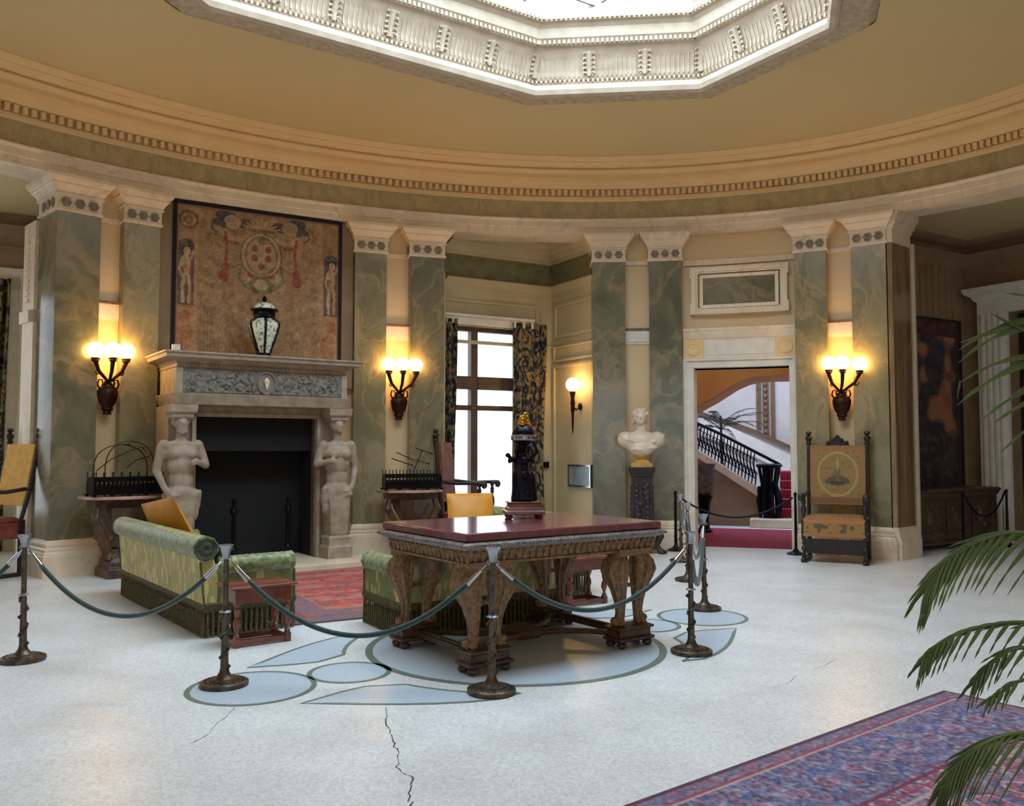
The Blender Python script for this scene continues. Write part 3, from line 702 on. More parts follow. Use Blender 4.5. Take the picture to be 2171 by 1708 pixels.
# the frieze panel over the window and the panels of the right wall
pframe(m, wx0 - .3, -0.28, 3.52, 3.84, 0.035, -0.03, 0.01)
R90 = AL.M() @ Matrix.Rotation(-PI / 2, 4, 'Z'); m.M = R90   # x now runs along the right wall, away from the corner
pframe(m, 0.12, 1.25, 3.32, 3.86, 0.035, -0.03, 0.01); pframe(m, 0.08, 1.35, 0.35, 2.86, 0.04, -0.035, 0.01); pframe(m, 0.08, 1.35, 2.92, 3.2, 0.03, -0.03, 0.01)
S('trim_72', m, X['beige'], smooth=False)
m = MB(); m.M = AL.M(); m.bb(wx0 - .2, wx1 + .16, -0.09, 0.0, wz1 + .02, wz1 + .17); m.bb(wx0 - .2, wx1 + .16, -0.13, 0.0, wz1 + .13, wz1 + .17)
S('trim_73', m, X['white'], bevel=0.004)
# the window itself: timber frame, mullion, deep transom, upper lights and tall casements
wn = struct('window_2', AL.o.x, AL.o.y, 0, AL.a)
zm = [AL.sight(1040, y, .12)[1] for y in (800, 827, 860, 868)]; xm = AL.sight(1003, 800, .12)[0]
m = MB(); m.bb(wx0, wx1, .08, .2, 0, .12); m.bb(wx0, wx1, .08, .2, wz1 - .07, wz1)
m.bb(wx0, wx0 + .07, .08, .2, .12, wz1 - .07); m.bb(wx1 - .07, wx1, .08, .2, .12, wz1 - .07)
m.bb(xm - .06, xm + .06, .07, .2, .12, wz1 - .07); m.bb(wx0 + .07, xm - .06, .06, .2, zm[1], zm[0]); m.bb(xm + .06, wx1 - .07, .06, .2, zm[1], zm[0]); m.bb(wx0 + .07, xm - .06, .09, .18, zm[3] - .02, zm[2]); m.bb(xm + .06, wx1 - .07, .09, .18, zm[3] - .02, zm[2])
m.build('window_frame', X['woodframe'], wn, bevel=0.005)
m = MB(); m.bb(wx0 + .07, wx1 - .07, .135, .141, .12, wz1 - .07); m.build('window_pane', X['glass'], wn)
# ---------------------------------------------------------------- room beyond the right opening
RM = Frame(7.74, 14.75, math.radians(31)); pb = EL(tpx(1885, .03), .66)
q = RM.loc(pb)
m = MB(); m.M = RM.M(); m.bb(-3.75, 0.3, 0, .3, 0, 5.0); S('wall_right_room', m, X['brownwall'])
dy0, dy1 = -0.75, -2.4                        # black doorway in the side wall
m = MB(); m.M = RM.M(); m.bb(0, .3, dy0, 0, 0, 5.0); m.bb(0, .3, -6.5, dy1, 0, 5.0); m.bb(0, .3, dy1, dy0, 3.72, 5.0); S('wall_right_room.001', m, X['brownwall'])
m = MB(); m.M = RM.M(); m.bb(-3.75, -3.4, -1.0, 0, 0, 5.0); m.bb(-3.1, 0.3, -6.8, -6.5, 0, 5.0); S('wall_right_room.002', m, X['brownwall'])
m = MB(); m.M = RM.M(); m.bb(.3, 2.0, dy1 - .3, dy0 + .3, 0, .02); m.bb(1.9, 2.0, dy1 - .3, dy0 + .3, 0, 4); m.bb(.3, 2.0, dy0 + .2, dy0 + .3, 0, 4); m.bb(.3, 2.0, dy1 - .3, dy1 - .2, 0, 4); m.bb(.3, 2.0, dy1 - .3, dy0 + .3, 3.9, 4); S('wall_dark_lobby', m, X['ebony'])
room_ceiling('ceiling.002', RM, [(-3.2, -6.8), (.3, -6.8), (.3, .3), (-3.75, .3)], tpx(1850, .1), math.radians(-22))
m = MB(); m.M = RM.M()
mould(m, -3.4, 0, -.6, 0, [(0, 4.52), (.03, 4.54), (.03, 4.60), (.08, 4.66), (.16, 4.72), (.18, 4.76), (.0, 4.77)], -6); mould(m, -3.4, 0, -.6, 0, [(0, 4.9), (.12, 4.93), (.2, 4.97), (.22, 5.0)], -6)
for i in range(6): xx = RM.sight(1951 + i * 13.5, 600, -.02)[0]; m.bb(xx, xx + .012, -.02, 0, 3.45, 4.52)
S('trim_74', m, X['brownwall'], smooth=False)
dr = struct('door_2', RM.o.x, RM.o.y, 0, RM.a)
m = MB(); m.bb(-.09, 0, dy0, dy0 + .48, 0, 3.72); m.bb(-.09, 0, dy1 - .4, dy1, 0, 3.72); m.bb(-.09, 0, dy1 - .4, dy0 + .48, 3.72, 3.95)
for j in range(4): m.bb(-.115, -.09, dy0 + .06 + j * .1, dy0 + .11 + j * .1, 0, 3.72)
m.rsweep(-.1, 0, dy1 - .4, dy0 + .5, [(0, 3.95), (.03, 3.98), (.05, 4.03), (.12, 4.07), (.15, 4.13), (.15, 4.17)])
m.build('door_casing', X['white'], dr, bevel=0.004)
m = MB(); m.bb(.25, .29, dy0 - .8, dy0 - .03, 0.02, 3.7); m.bb(.22, .25, dy0 - .7, dy0 - .12, .3, 1.5); m.bb(.22, .25, dy0 - .7, dy0 - .12, 1.7, 3.4); m.build('door_leaf', X['ebony'], dr)
# ---------------------------------------------------------------- room beyond the left opening
LM = Frame(-7.14, 13.0, math.radians(31)); lx = LM.sight(45, 800)[0]
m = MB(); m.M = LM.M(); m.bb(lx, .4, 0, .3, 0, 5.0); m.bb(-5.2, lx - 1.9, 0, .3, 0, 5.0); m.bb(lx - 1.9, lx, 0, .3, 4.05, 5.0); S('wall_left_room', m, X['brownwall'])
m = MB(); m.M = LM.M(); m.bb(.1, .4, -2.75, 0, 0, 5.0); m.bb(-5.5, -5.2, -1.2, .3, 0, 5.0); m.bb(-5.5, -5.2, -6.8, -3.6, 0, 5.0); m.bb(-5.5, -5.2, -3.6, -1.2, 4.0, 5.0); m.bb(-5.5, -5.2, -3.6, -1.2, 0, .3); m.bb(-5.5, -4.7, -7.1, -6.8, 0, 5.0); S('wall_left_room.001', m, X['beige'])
room_ceiling('ceiling.003', LM, [(.4, .3), (-5.5, .3), (-5.5, -7.1), (-4.7, -7.1)], math.radians(160), tpx(150, .1))
m = MB(); m.M = LM.M(); mould(m, -5.2, .1, -6, 0, [(0, 4.62), (.03, 4.64), (.05, 4.72), (.14, 4.80), (.0, 4.81)], -2.5)
pframe(m, lx - 1.4, lx + .12, 4.16, 4.5, .04, -.03, .01)
S('trim_75', m, X['brownwall'], smooth=False)
wn = struct('window_3', LM.o.x, LM.o.y, 0, LM.a)
m = MB(); m.bb(lx - .22, lx, -.06, .1, 0, 4.05); m.bb(lx - .05, lx + .02, -.1, 0, 0, 4.17); m.bb(lx - 1.95, lx - 1.75, -.06, .1, 0, 4.05); m.bb(lx - 1.95, lx, -.06, .1, 3.85, 4.17); m.bb(lx - 1.9, lx, .0, .1, 0, .5); m.bb(lx - 1.0, lx - .92, .05, .12, .5, 3.85)
m.build('window_frame', X['white'], wn, bevel=0.006)
m = MB(); m.bb(lx - 1.78, lx - .2, .08, .086, .5, 3.86); m.build('window_pane', X['glass'], wn)
wn = struct('window_4', LM.o.x, LM.o.y, 0, LM.a)
m = MB(); m.bb(-5.4, -5.3, -3.6, -3.5, .3, 4.0); m.bb(-5.4, -5.3, -1.3, -1.2, .3, 4.0); m.bb(-5.4, -5.3, -2.45, -2.35, .3, 4.0); m.bb(-5.4, -5.3, -3.5, -1.3, 2.8, 2.9); m.bb(-5.4, -5.3, -3.6, -1.2, 3.93, 4.0); m.bb(-5.4, -5.3, -3.6, -1.2, .3, .4)
m.build('window_frame', X['white'], wn)
# cream jamb behind the first pilaster
p1 = EL(tpx(110, .03), .66); jf = Frame(p1.x, p1.y, pils[0].rotation_euler[2])
m = MB(); m.M = jf.M(); m.bb(-.02, .30, 0.0, .42, 0, 3.05); m.bb(-.05, .30, .1, .45, 3.05, 3.2); m.bb(-.02, .30, 0, .42, 3.2, 4.3)
for i in range(12): m.box(-.03, .24, 3.3 + i * .08, .02, .12, .05)
S('trim_76', m, X['stone'])
# pale jamb strip behind the last pilaster
p8 = EL(tpx(1885, .03), .69); jf = Frame(p8.x, p8.y, pils[7].rotation_euler[2])
m = MB(); m.M = jf.M(); m.bb(-.1, .20, 0.0, .12, 0, 4.4); S('trim_77', m, X['stone'])
# ---------------------------------------------------------------- stair hall behind the door
SH = Frame(DF.o.x, DF.o.y, DF.a)
m = MB(); m.M = SH.M(); m.bb(-1.75, 5.5, 8.2, 8.5, 0, 7); S('wall_stair_hall', m, X['stairwall'])
m = MB(); m.M = SH.M(); m.bb(-1.75, -1.45, .3, 8.2, 0, 7); S('wall_stair_hall.001', m, X['stairwall'])
m = MB(); m.M = SH.M(); m.bb(-1.75, 4.6, .58, 8.5, 7, 7.1); m.bb(-1.75, 2.0, .58, .7, 4.4, 7.0); S('ceiling.004', m, X['white'])
# ---------------------------------------------------------------- chimneypiece
FP = Frame(-3.02, 10.78, math.radians(34.9))
def sculpt(m, parts):
    for p in parts:
        if p[0] == 'e': m.ell(p[1], p[2], 14, 10, p[3] if len(p) > 3 else None)
        elif p[0] == 'l': m.limb(p[1], p[2], p[3], p[4], 12)
def rot(ax, deg): return Matrix.Rotation(math.radians(deg), 3, ax)
def torso(male):
    """a nude half figure rising from a draped pillar, arms bent; origin at the plinth top, facing -y"""
    P = [('e', (0, 0, .95), (.185, .14, .15)), ('e', (0, 0, 1.12), (.155, .115, .17)), ('e', (0, -.01, 1.30), (.175, .125, .16)),
         ('e', (0, -.005, 1.43), (.195, .125, .14)), ('e', (-.085, -.085, 1.43), (.08, .055, .065)), ('e', (.085, -.085, 1.43), (.08, .055, .065)),
         ('e', (0, 0, 1.54), (.17, .085, .06)), ('e', (-.19, 0, 1.53), (.075, .075, .075)), ('e', (.19, 0, 1.53), (.075, .075, .075)),
         ('l', (0, 0, 1.55), (0, -.01, 1.70), .062, .055), ('e', (0, -.02, 1.79), (.078, .095, .115)), ('e', (0, -.075, 1.74), (.05, .045, .05)),
         ('e', (0, -.118, 1.785), (.014, .02, .03)), ('e', (0, -.1, 1.815), (.055, .02, .012)), ('e', (0, -.105, 1.752), (.025, .014, .008)),
         ('e', (-.078, 0, 1.785), (.012, .022, .03)), ('e', (.078, 0, 1.785), (.012, .022, .03)),
         ('l', (-.215, 0, 1.50), (-.265, .02, 1.24), .062, .05), ('l', (-.265, .02, 1.24), (-.19, -.09, 1.02), .05, .036),
         ('l', (.215, 0, 1.50), (.285, -.02, 1.30), .062, .05), ('l', (.285, -.02, 1.30), (.17, -.16, 1.33), .048, .034),
         ('e', (-.165, -.115, .99), (.045, .03, .05)), ('e', (.135, -.175, 1.345), (.045, .03, .045))]
    for i in range(5):                        # fingers of both hands
        P += [('l', (-.15 + i * .012, -.125, .985 - i * .008), (-.115 + i * .014, -.14, .93 + i * .004), .011, .008)]
        P += [('l', (.115, -.185, 1.37 - i * .016), (.07, -.20, 1.355 - i * .016), .011, .008)]
    rr = random.Random(5 if male else 9)
    for i in range(16):                       # curls
        a = PI * (0.05 + 0.9 * i / 15); P.append(('e', (.085 * math.cos(a), -.02 + .02 * rr.random(), 1.81 + .085 * math.sin(a)), .03))
        P.append(('e', (.07 * math.cos(a) * 1.1, .05, 1.79 + .08 * math.sin(a)), .035))
    if male:
        for i in range(8): P.append(('e', (-.045 + .013 * i, -.095 + .01 * abs(i - 3.5), 1.70 - .02 * rr.random()), .022))
    else:
        P += [('e', (-.08, -.115, 1.42), (.062, .05, .06)), ('e', (.08, -.115, 1.42), (.062, .05, .06))]
    for i in range(9):                        # the swag of drapery about the hips
        t = i / 8; P.append(('l', (-.19 + .04 * t, -.02 - .1 * t, .90 + .05 * (1 - t)), (.20, -.08 + .05 * t, .98 - .16 * t), .03, .035))
    P += [('e', (.16, -.02, .88), (.07, .08, .15)), ('e', (.17, -.03, .76), (.045, .05, .12)), ('e', (-.15, 0, .88), (.06, .08, .12)), ('e', (0, -.02, .82), (.15, .11, .16))]
    return P
fire = thing('fireplace', 'tall carved stone fireplace with two half-figure statues and a black firebox', 'fireplace', FP.o.x, FP.o.y, 0, FP.a)
zt = FP.sight(560, 754, 0)[1]; f1 = FP.sight(560, 787, .1)[1]; f0 = FP.sight(560, 838, .1)[1]; l0 = FP.sight(560, 862, .1)[1]; o1 = FP.sight(560, 886, .36)[1]
ox0 = FP.sight(412, 1000, .36)[0]; ox1 = FP.sight(668, 1000, .36)[0]; HWF = 1.06
m = MB(); m.rsweep(-HWF, HWF, .14, 1.12, [(.0, f1), (.02, f1 + .015), (.02, f1 + .05), (.06, f1 + .09), (.07, f1 + .10), (.12, zt - .09), (.17, zt - .07), (.18, zt - .03), (.20, zt - .02), (.20, zt)])
for i in range(46): m.box(-HWF + .02 + i * (2 * HWF - .04) / 45, .115, f1 + .018, .026, .03, .03)
m.build('mantel_shelf', X['fpstone'], fire)
m = MB(); m.bb(-HWF, HWF, .14, 1.15, f0, f1); m.bb(-HWF - .03, -HWF + .05, .11, .9, f0, f1); m.bb(HWF - .05, HWF + .03, .11, .9, f0, f1)
m.rsweep(-HWF, HWF, .14, 1.12, [(0, l0), (.02, l0 + .01), (.03, l0 + .05), (.06, f0 - .03), (.07, f0), (0, f0 + .001)])
m.build('entablature', X['fpstone'], fire, bevel=.004)
m = MB(); m.bb(-HWF + .05, HWF - .05, .12, .16, f0 + .015, f1 - .01)
rr = random.Random(2)
for i in range(70):
    x = rr.uniform(-HWF + .1, HWF - .1)
    if abs(x) < .12: continue
    m.ell((x, .118, rr.uniform(f0 + .05, f1 - .05)), (rr.uniform(.02, .05), .02, rr.uniform(.015, .05)), 8, 6, rot('Y', rr.uniform(0, 180)))
m.M = Matrix.Translation((0, .125, (f0 + f1) / 2)) @ Matrix.Rotation(PI / 2, 4, 'X') @ Matrix.Diagonal((.75, 1, 1, 1)); fr = m.build('relief_panel', X['fprelief'], fire)
m = MB(); m.M = Matrix.Translation((0, .12, (f0 + f1) / 2)) @ Matrix.Rotation(PI / 2, 4, 'X') @ Matrix.Diagonal((.8, 1, 1, 1)); m.lathe([(0, .0), (.12, .0), (.135, .012), (.145, .03), (.13, .035), (.115, .012), (0, .012)], 24); med = m.build('oval_medallion', X['rosette'], fr)
m = MB(); m.ell((0, .095, (f0 + f1) / 2 + .03), (.03, .02, .04)); m.prism([(-.035, (f0 + f1) / 2 + .03), (.035, (f0 + f1) / 2 + .03), (0, (f0 + f1) / 2 - .09)], .085, .11, 'y')
m.build('medallion_figure', X['stone'], fr)
m = MB(); m.bb(ox0 - .07, ox1 + .07, .33, .9, o1, l0); m.bb(ox0 - .05, ox0, .30, .5, .08, o1 + .05); m.bb(ox1, ox1 + .05, .30, .5, .08, o1 + .05); m.bb(ox0 - .05, ox1 + .05, .30, .5, o1, o1 + .05)
m.bb(-HWF - .05, ox0 - .05, .36, 1.12, .08, l0); m.bb(ox1 + .05, HWF + .05, .36, 1.2, .08, l0)
m.build('surround', X['fpstone'], fire, bevel=.004)
m = MB(); m.bb(ox0 - .04, ox1 + .04, .93, 1.0, 0, o1 + .1); m.bb(ox0 - .06, ox0, .40, .95, 0, o1 + .1); m.bb(ox1, ox1 + .06, .40, .95, 0, o1 + .1); m.bb(ox0 - .04, ox1 + .04, .46, .95, o1 - .0, o1 + .1); m.bb(ox0, ox1, .52, .60, o1 - .42, o1)
m.build('firebox', X['black'], fire)
m = MB(); m.bb(-HWF - .08, HWF + .12, -.42, 1.0, 0, .075); m.build('hearth', X['stone'], fire, bevel=.006)
for px, male in ((385, True), (717, False)):
    cx = FP.sight(px, 980, .10)[0]
    m = MB(); m.M = Matrix.Translation((cx, .15, .03)); sculpt(m, torso(male))
    if not male: m.M = None
    m.M = Matrix.Translation((cx, .15, 0)) @ (Matrix.Identity(4) if male else Matrix.Diagonal((-1, 1, 1, 1)))
    m.v = []; m.f = []; m.m = []; sculpt(m, torso(male))
    m.box(0, 0.02, .36, .24, .22, .6, 0, 1.25)
    for i in range(7): m.tube([(-.10 + i * .033, -.10, .37), (-.125 + i * .042, -.12, .75), (-.14 + i * .047, -.10, 1.0)], [.012, .02, .01], 6)
    st = m.build('caryatid', X['fpstone'], fire, remesh=.014)
    m = MB(); m.M = Matrix.Translation((cx, .15, 0)); m.rsweep(-.15, .15, -.13, .15, [(.02, .07), (.02, .22), (0, .24), (-.01, .30), (.0, .34), (-.02, .37)]); m.build('plinth', X['fpstone'], fire, bevel=.004)
    m = MB(); m.M = Matrix.Translation((cx, .16, 0)); m.rsweep(-.12, .12, -.11, .16, [(-.03, 1.84), (.0, 1.87), (.0, 1.90), (.03, 1.93), (.04, l0)]); m.build('capital', X['fpstone'], fire)
# chimney breast
ta, tb = EL(tpx(368, .04), .04), EL(tpx(727, .04), .04); TP = Frame(*((ta + tb) / 2)[:2], math.atan2(tb.y - ta.y, tb.x - ta.x))
bx0 = TP.sight(334, 620, .05)[0]; bx1 = TP.sight(751, 640, .05)[0]
m = MB(); m.M = TP.M(); m.bb(bx0 + .02, bx1 - .02, .04, .4, zt - .3, 4.738); S('wall_chimney_breast', m, X['brownwall'])
# andirons
for px in (492, 607):
    cx, _ = FP.sight(px, 1150, .6); p = FP.at(cx, .55, .075)
    a = thing('andiron', 'black iron andiron in the dark firebox, %s one' % ('left' if px < 550 else 'right'), 'andiron', p.x, p.y, p.z, FP.a, 'andirons in the firebox')
    m = MB(); m.lathe([(.05, 0), (.09, .02), (.03, .06), (.05, .14), (.02, .2), (.03, .4), (.02, .55), (.05, .62), (.02, .7), (.035, .76), (0, .8)], 12); m.build('upright', X['iron'], a)
    m = MB(); m.tube([(0, 0, .06), (0, .15, .06), (0, .32, .05)], .014); m.build('log_bar', X['iron'], a)
# ---------------------------------------------------------------- tapestry over the mantel
TY = .0; tx0, tz1 = TP.sight(368, 420, TY); tx1, _ = TP.sight(727, 468, TY); tz1 = 4.73; tz0 = zt + .003
TWd, THt = tx1 - tx0, tz1 - tz0
def tap(x, y):
    u, v = x / TWd, y / THt; P = Paint(u, v, (158, 124, 88)); n = vnoise(u, v, 22, 1); n2 = vnoise(u, v, 60, 2)
    P.c += ((n - .5) * 26 + (n2 - .5) * 22)[:, None]
    P.put((vnoise(u, v, 14, 5) > .74), (128, 108, 88), .5)
    cream, red, navy, grn, dk = (192, 164, 124), (132, 48, 46), (36, 42, 66), (92, 96, 70), (88, 68, 50)
    P.rect(.115, .135, 0, 1, (190, 152, 110), .4); P.rect(.86, .875, 0, 1, (186, 144, 104), .4)
    P.ring(.085, .88, .048, .052, .006, dk); P.ell(.085, .88, .03, .032, cream, .5); P.ring(.085, .88, .02, .022, .005, dk, .7)
    for s in (-1, 1):                          # flying drapery, ribbons, cords and tassels
        c = .5
        P.ell(c + s * .20, .93, .07, .035, navy, .9, s * .2); P.ell(c + s * .11, .90, .05, .03, navy, .8, -s * .3); P.ell(c + s * .17, .90, .05, .045, cream, .8)
        P.ell(c + s * .25, .87, .04, .05, navy, .8, s * .4); P.ell(c + s * .22, .83, .07, .022, cream, .7, s * .5); P.ell(c + s * .13, .80, .07, .018, cream, .7, -s * .3)
        P.ell(c + s * .17, .77, .05, .014, red, .6, s * .2)
        P.line([(c + s * .21, .83), (c + s * .20, .72), (c + s * .21, .62), (c + s * .20, .58)], .016, red, .85)
        P.ell(c + s * .21, .60, .022, .035, red, .85); P.ell(c + s * .215, .55, .032, .038, red, .85)
        P.line([(c + s * .06, .50), (c + s * .13, .56), (c + s * .11, .64), (c + s * .17, .60)], .012, grn); P.ell(c + s * .09, .55, .03, .05, cream, .6, s * .5)
        P.line([(c + s * .03, .46), (c + s * .09, .49), (c + s * .13, .54)], .018, grn, .8)
    for i in range(9): a = PI * (.15 + .7 * i / 8); P.line([(.5, .86), (.5 + .12 * math.cos(a), .85 + .085 * math.sin(a))], .012, cream, .8)
    P.rect(.42, .58, .855, .875, dk, .7)
    P.ell(.5, .70, .125, .155, dk, .6); P.ell(.5, .70, .115, .145, cream, .85); P.ring(.5, .70, .09, .12, .008, dk, .6); P.ell(.5, .70, .085, .115, (178, 150, 116), .8)
    for x_, y_ in ((.46, .745), (.54, .745), (.46, .685), (.54, .685), (.5, .63)): P.ell(x_, y_, .019, .023, red, .9)
    P.ell(.5, .795, .02, .024, grn, .9)
    P.line([(.43, .57), (.5, .545), (.57, .57)], .03, red, .8); P.ell(.5, .51, .045, .04, cream, .9); P.ring(.5, .51, .055, .048, .012, grn, .8); P.line([(.5, .46), (.5, .38)], .03, (140, 122, 80), .6)
    for c in (.075, .93):                      # niches with standing figures at both sides
        P.rect(c - .045, c + .045, .33, .72, navy, .75); P.ell(c, .72, .045, .04, navy, .75)
        P.ell(c + .005, .68, .02, .028, cream); P.ell(c, .60, .028, .06, cream, .9, .1); P.ell(c - .01, .56, .03, .03, red, .5); P.line([(c, .56), (c - .018, .46), (c - .014, .36)], .02, cream, .9)
        P.line([(c + .005, .56), (c + .024, .46), (c + .02, .36)], .02, cream, .9); P.line([(c - .02, .635), (c - .036, .57), (c - .02, .52)], .014, cream, .9); P.line([(c + .028, .635), (c + .04, .68)], .014, cream, .9); P.line([(c + .03, .62), (c + .035, .45), (c + .03, .36)], .014, red, .6); P.line([(c - .005, .62), (c + .002, .50)], .006, dk, .5)
        P.rect(c - .05, c + .05, .20, .34, (164, 120, 84), .8); P.ell(c, .27, .03, .04, red, .35); P.ell(c - .02, .12, .05, .09, (160, 92, 62), .5)
    for i in range(6): P.rect(.155 + i * .02, .163 + i * .02, .05, .42 - .05 * i, (112, 84, 62), .5)
    for i in range(26): P.ell(.16 + i * .028, .025, .011, .014 + .006 * (i % 3), navy if i % 2 else (108, 78, 56), .8)
    P.c = P.c * .66 + np.array((146, 118, 88)) * .34 + ((vnoise(u, v, 90, 9) - .5) * 30 + (vnoise(u, v, 30, 11) - .5) * 24)[:, None]
    bd = (u < .022) | (u > .978) | (v > .975); P.put(bd, (24, 24, 36)); bd = ((u < .032) | (u > .968) | (v > .965)) & ~bd; P.put(bd, (120, 92, 66), .7)
    return P.c
tp = painted('tapestry', X['woven'], TWd, THt, 230, 230, tap, .012)
p = TP.at((tx0 + tx1) / 2, TY + .03, tz0); tp.location = p; tp.rotation_euler = (0, 0, TP.a)
tag(tp, 'faded armorial tapestry with a shield of red balls hanging above the fireplace', 'tapestry')
# ---------------------------------------------------------------- covered vase and small box on the mantel
vx, _ = FP.sight(560, 700, .42); p = FP.at(vx, .42, zt)
v = thing('mantel_vase', 'tall covered porcelain vase with dark bands on the mantel shelf', 'vase', p.x, p.y, p.z, FP.a); v.scale = (1, 1, 1.12)
m = MB(); m.lathe([(.12, 0), (.14, .01), (.12, .03), (.09, .05), (.085, .07)], 16); m.build('foot', X['bluebronze'], v)
m = MB(); m.lathe([(.08, .065), (.09, .10), (.13, .20), (.175, .31), (.195, .38), (.19, .42), (.14, .45), (.115, .46), (.115, .47)], 24); bd = m.build('body', X['porcelain'], v)
m = MB()
for i in range(6):
    a = i * PI / 3 + .3; m.tube([(r * math.cos(a), r * math.sin(a), z) for r, z in ((.088, .07), (.098, .11), (.138, .2), (.182, .31), (.202, .38), (.195, .425), (.145, .455), (.12, .47))], .016, 6)
m.build('bands', X['bluebronze'], bd)
m = MB(); m.lathe([(.115, .465), (.13, .48), (.14, .52), (.13, .55), (.172, .56), (.172, .575), (.13, .585)], 24, fl=8, fd=.06); m.build('collar', X['bluebronze'], v)
m = MB(); m.lathe([(.135, .582), (.13, .61), (.10, .64), (.05, .655), (.03, .66)], 20); ld = m.build('lid', X['porcelain'], v)
m = MB(); m.lathe([(.035, .655), (.02, .67), (.035, .69), (.02, .72), (0, .745)], 12); m.build('knob', X['bluebronze'], ld)
bx, _ = FP.sight(373, 740, .35); p = FP.at(bx, .35, zt); m = MB(); m.box(0, 0, 0, .09, .06, .11); bo = m.build('small_box', X['white'], None, bevel=.004); bo.location = p; bo.rotation_euler = (0, 0, FP.a)
tag(bo, 'small cream box at the left end of the mantel shelf', 'box')
# ---------------------------------------------------------------- wall lights
def urn_plate(par, s=1.0):
    m = MB(); m.lathe([(0, -.20), (.05, -.19), (.045, -.15), (.07, -.13), (.06, -.10), (.095, -.05), (.12, .04), (.12, .10), (.105, .12), (.11, .135), (.075, .15), (.06, .19), (.03, .21), (0, .21)], 18, sy=.6, fl=9, fd=.04)
    m.tube([(0, 0, 0), (0, .06, 0), (0, .12, 0)], .05, 10)
    u = m.build('back_plate', X['bronze'], par)
    m = MB()
    for s_ in (-1, 1):
        m.tube([(s_ * .09, -.01, .10), (s_ * .125, -.02, .17), (s_ * .11, -.02, .23), (s_ * .07, -.02, .23), (s_ * .065, -.02, .19)], [.012, .012, .01, .01, .008], 8)
        m.tube([(s_ * .05, -.06, .14), (s_ * .06, -.075, .2), (s_ * .03, -.075, .22)], .01, 8)
    m.build('handles', X['bronze'], u)
def branch(par, x, y, z):
    """a curved horn-like arm with cup and lit globe"""
    m = MB(); m.tube([(0, -.02, .20), (x * .25, y * .35 - .02, .24), (x * .75, y * .8, .33), (x, y, .45), (x, y, z - .13)], [.018, .018, .022, .028, .034], 10)
    m.tube([(x * .6, y * .6, .30), (x * .85, y * .7, .29), (x * .95, y * .75, .33)], [.012, .01, .006], 6)
    a = m.build('arm', X['bronze'], par)
    m = MB(); m.lathe([(.034, z - .14), (.05, z - .125), (.045, z - .115), (.055, z - .10), (.05, z - .085)], 14, x, y); m.build('cup', X['bronze'], a)
    m = MB(); m.ell((x, y, z), .098, 24, 16); m.build('globe', X['globe'], a)
def triple(px, py, label):
    f = wf(px, .17); zz = f.sight(px, 845, -.08)[1] if px < 500 else f.sight(px, py, -.08)[1]
    w = thing('wall_light', label, 'wall light', f.o.x, f.o.y, zz, f.a, 'three-globe bronze wall lights'); w.location = f.at(0, -.09, zz)
    urn_plate(w)
    return w, f
for px, py, gl, label in ((222, 862, ((203, 742), (240, 742), (268, 745)), 'bronze three-globe wall light left of the fireplace, above the hooped cradle'),
                          (843, 862, ((825, 772), (855, 772), (882, 774)), 'bronze three-globe wall light between the fireplace and the window alcove'),
                          (1787, 862, ((1757, 770), (1786, 769), (1822, 771)), 'bronze three-globe wall light above the carved throne chair')):
    w, f = triple(px, py, label)
    F2 = Frame(*f.at(0, -.09)[:2], f.a)
    for (gx, gy), yy in zip(gl, (-.13, -.20, -.13)):
        x, z = F2.sight(gx, gy, yy); branch(w, x, yy, z - w.location.z)
# single torch-like light on the alcove side wall
RW = Frame(*AL.at(0, 0)[:2], AL.a - PI / 2)
x, z = RW.sight(1214, 815, -.16)
w = thing('wall_light', 'torch-shaped bronze wall light with one globe on the alcove side wall', 'wall light', *RW.at(x, -.04, z)[:], RW.a)
m = MB(); m.ell((.0, .02, -.34), (.045, .03, .06)); m.tube([(0, .01, -.34), (0, -.05, -.40), (0, -.10, -.36)], .014); m.build('bracket', X['bronze'], w)
m = MB(); m.lathe([(0, -.80), (.012, -.72), (.022, -.45), (.034, -.40), (.03, -.33), (.04, -.30), (.028, -.22), (.042, -.15), (.05, -.12), (.04, -.10), (.06, -.09), (.055, -.08)], 12, 0, -.12); a = m.build('torch_stem', X['bronze'], w)
m = MB(); m.ell((0, -.12, 0), .108, 24, 16); m.build('globe', X['globe'], w)
vx0, vz1 = RW.sight(1206, 984, -.03); vx1, vz0 = RW.sight(1254, 1034, -.03)
if vx0 > vx1: vx0, vx1 = vx1, vx0
w = thing('wall_vent', 'square silvery vent grille low on the alcove side wall', 'vent', *RW.at((vx0 + vx1) / 2, -.022, vz0)[:], RW.a)
hw = (vx1 - vx0) / 2; hh = vz1 - vz0
m = MB(); pframe(m, -hw, hw, 0, hh, .03, -.03, .02); m.build('frame', X['chrome'], w)
m = MB(); m.bb(-hw + .03, hw - .03, .0, .02, .03, hh - .03)
for i in range(14): m.bb(-hw + .03, hw - .03, -.008, .004, .035 + i * (hh - .08) / 13, .042 + i * (hh - .08) / 13)
m.build('grille', X['vent'], w)
x, z = AL.sight(1158, 985, -.03); m = MB(); m.box(0, 0, -.05, .09, .05, .10); o = m.build('wall_box', X['iron'], None, bevel=.004); o.location = AL.at(x, -.025, z); o.rotation_euler = (0, 0, AL.a)
tag(o, 'small black box fixed to the alcove wall beside the curtain', 'wall box')
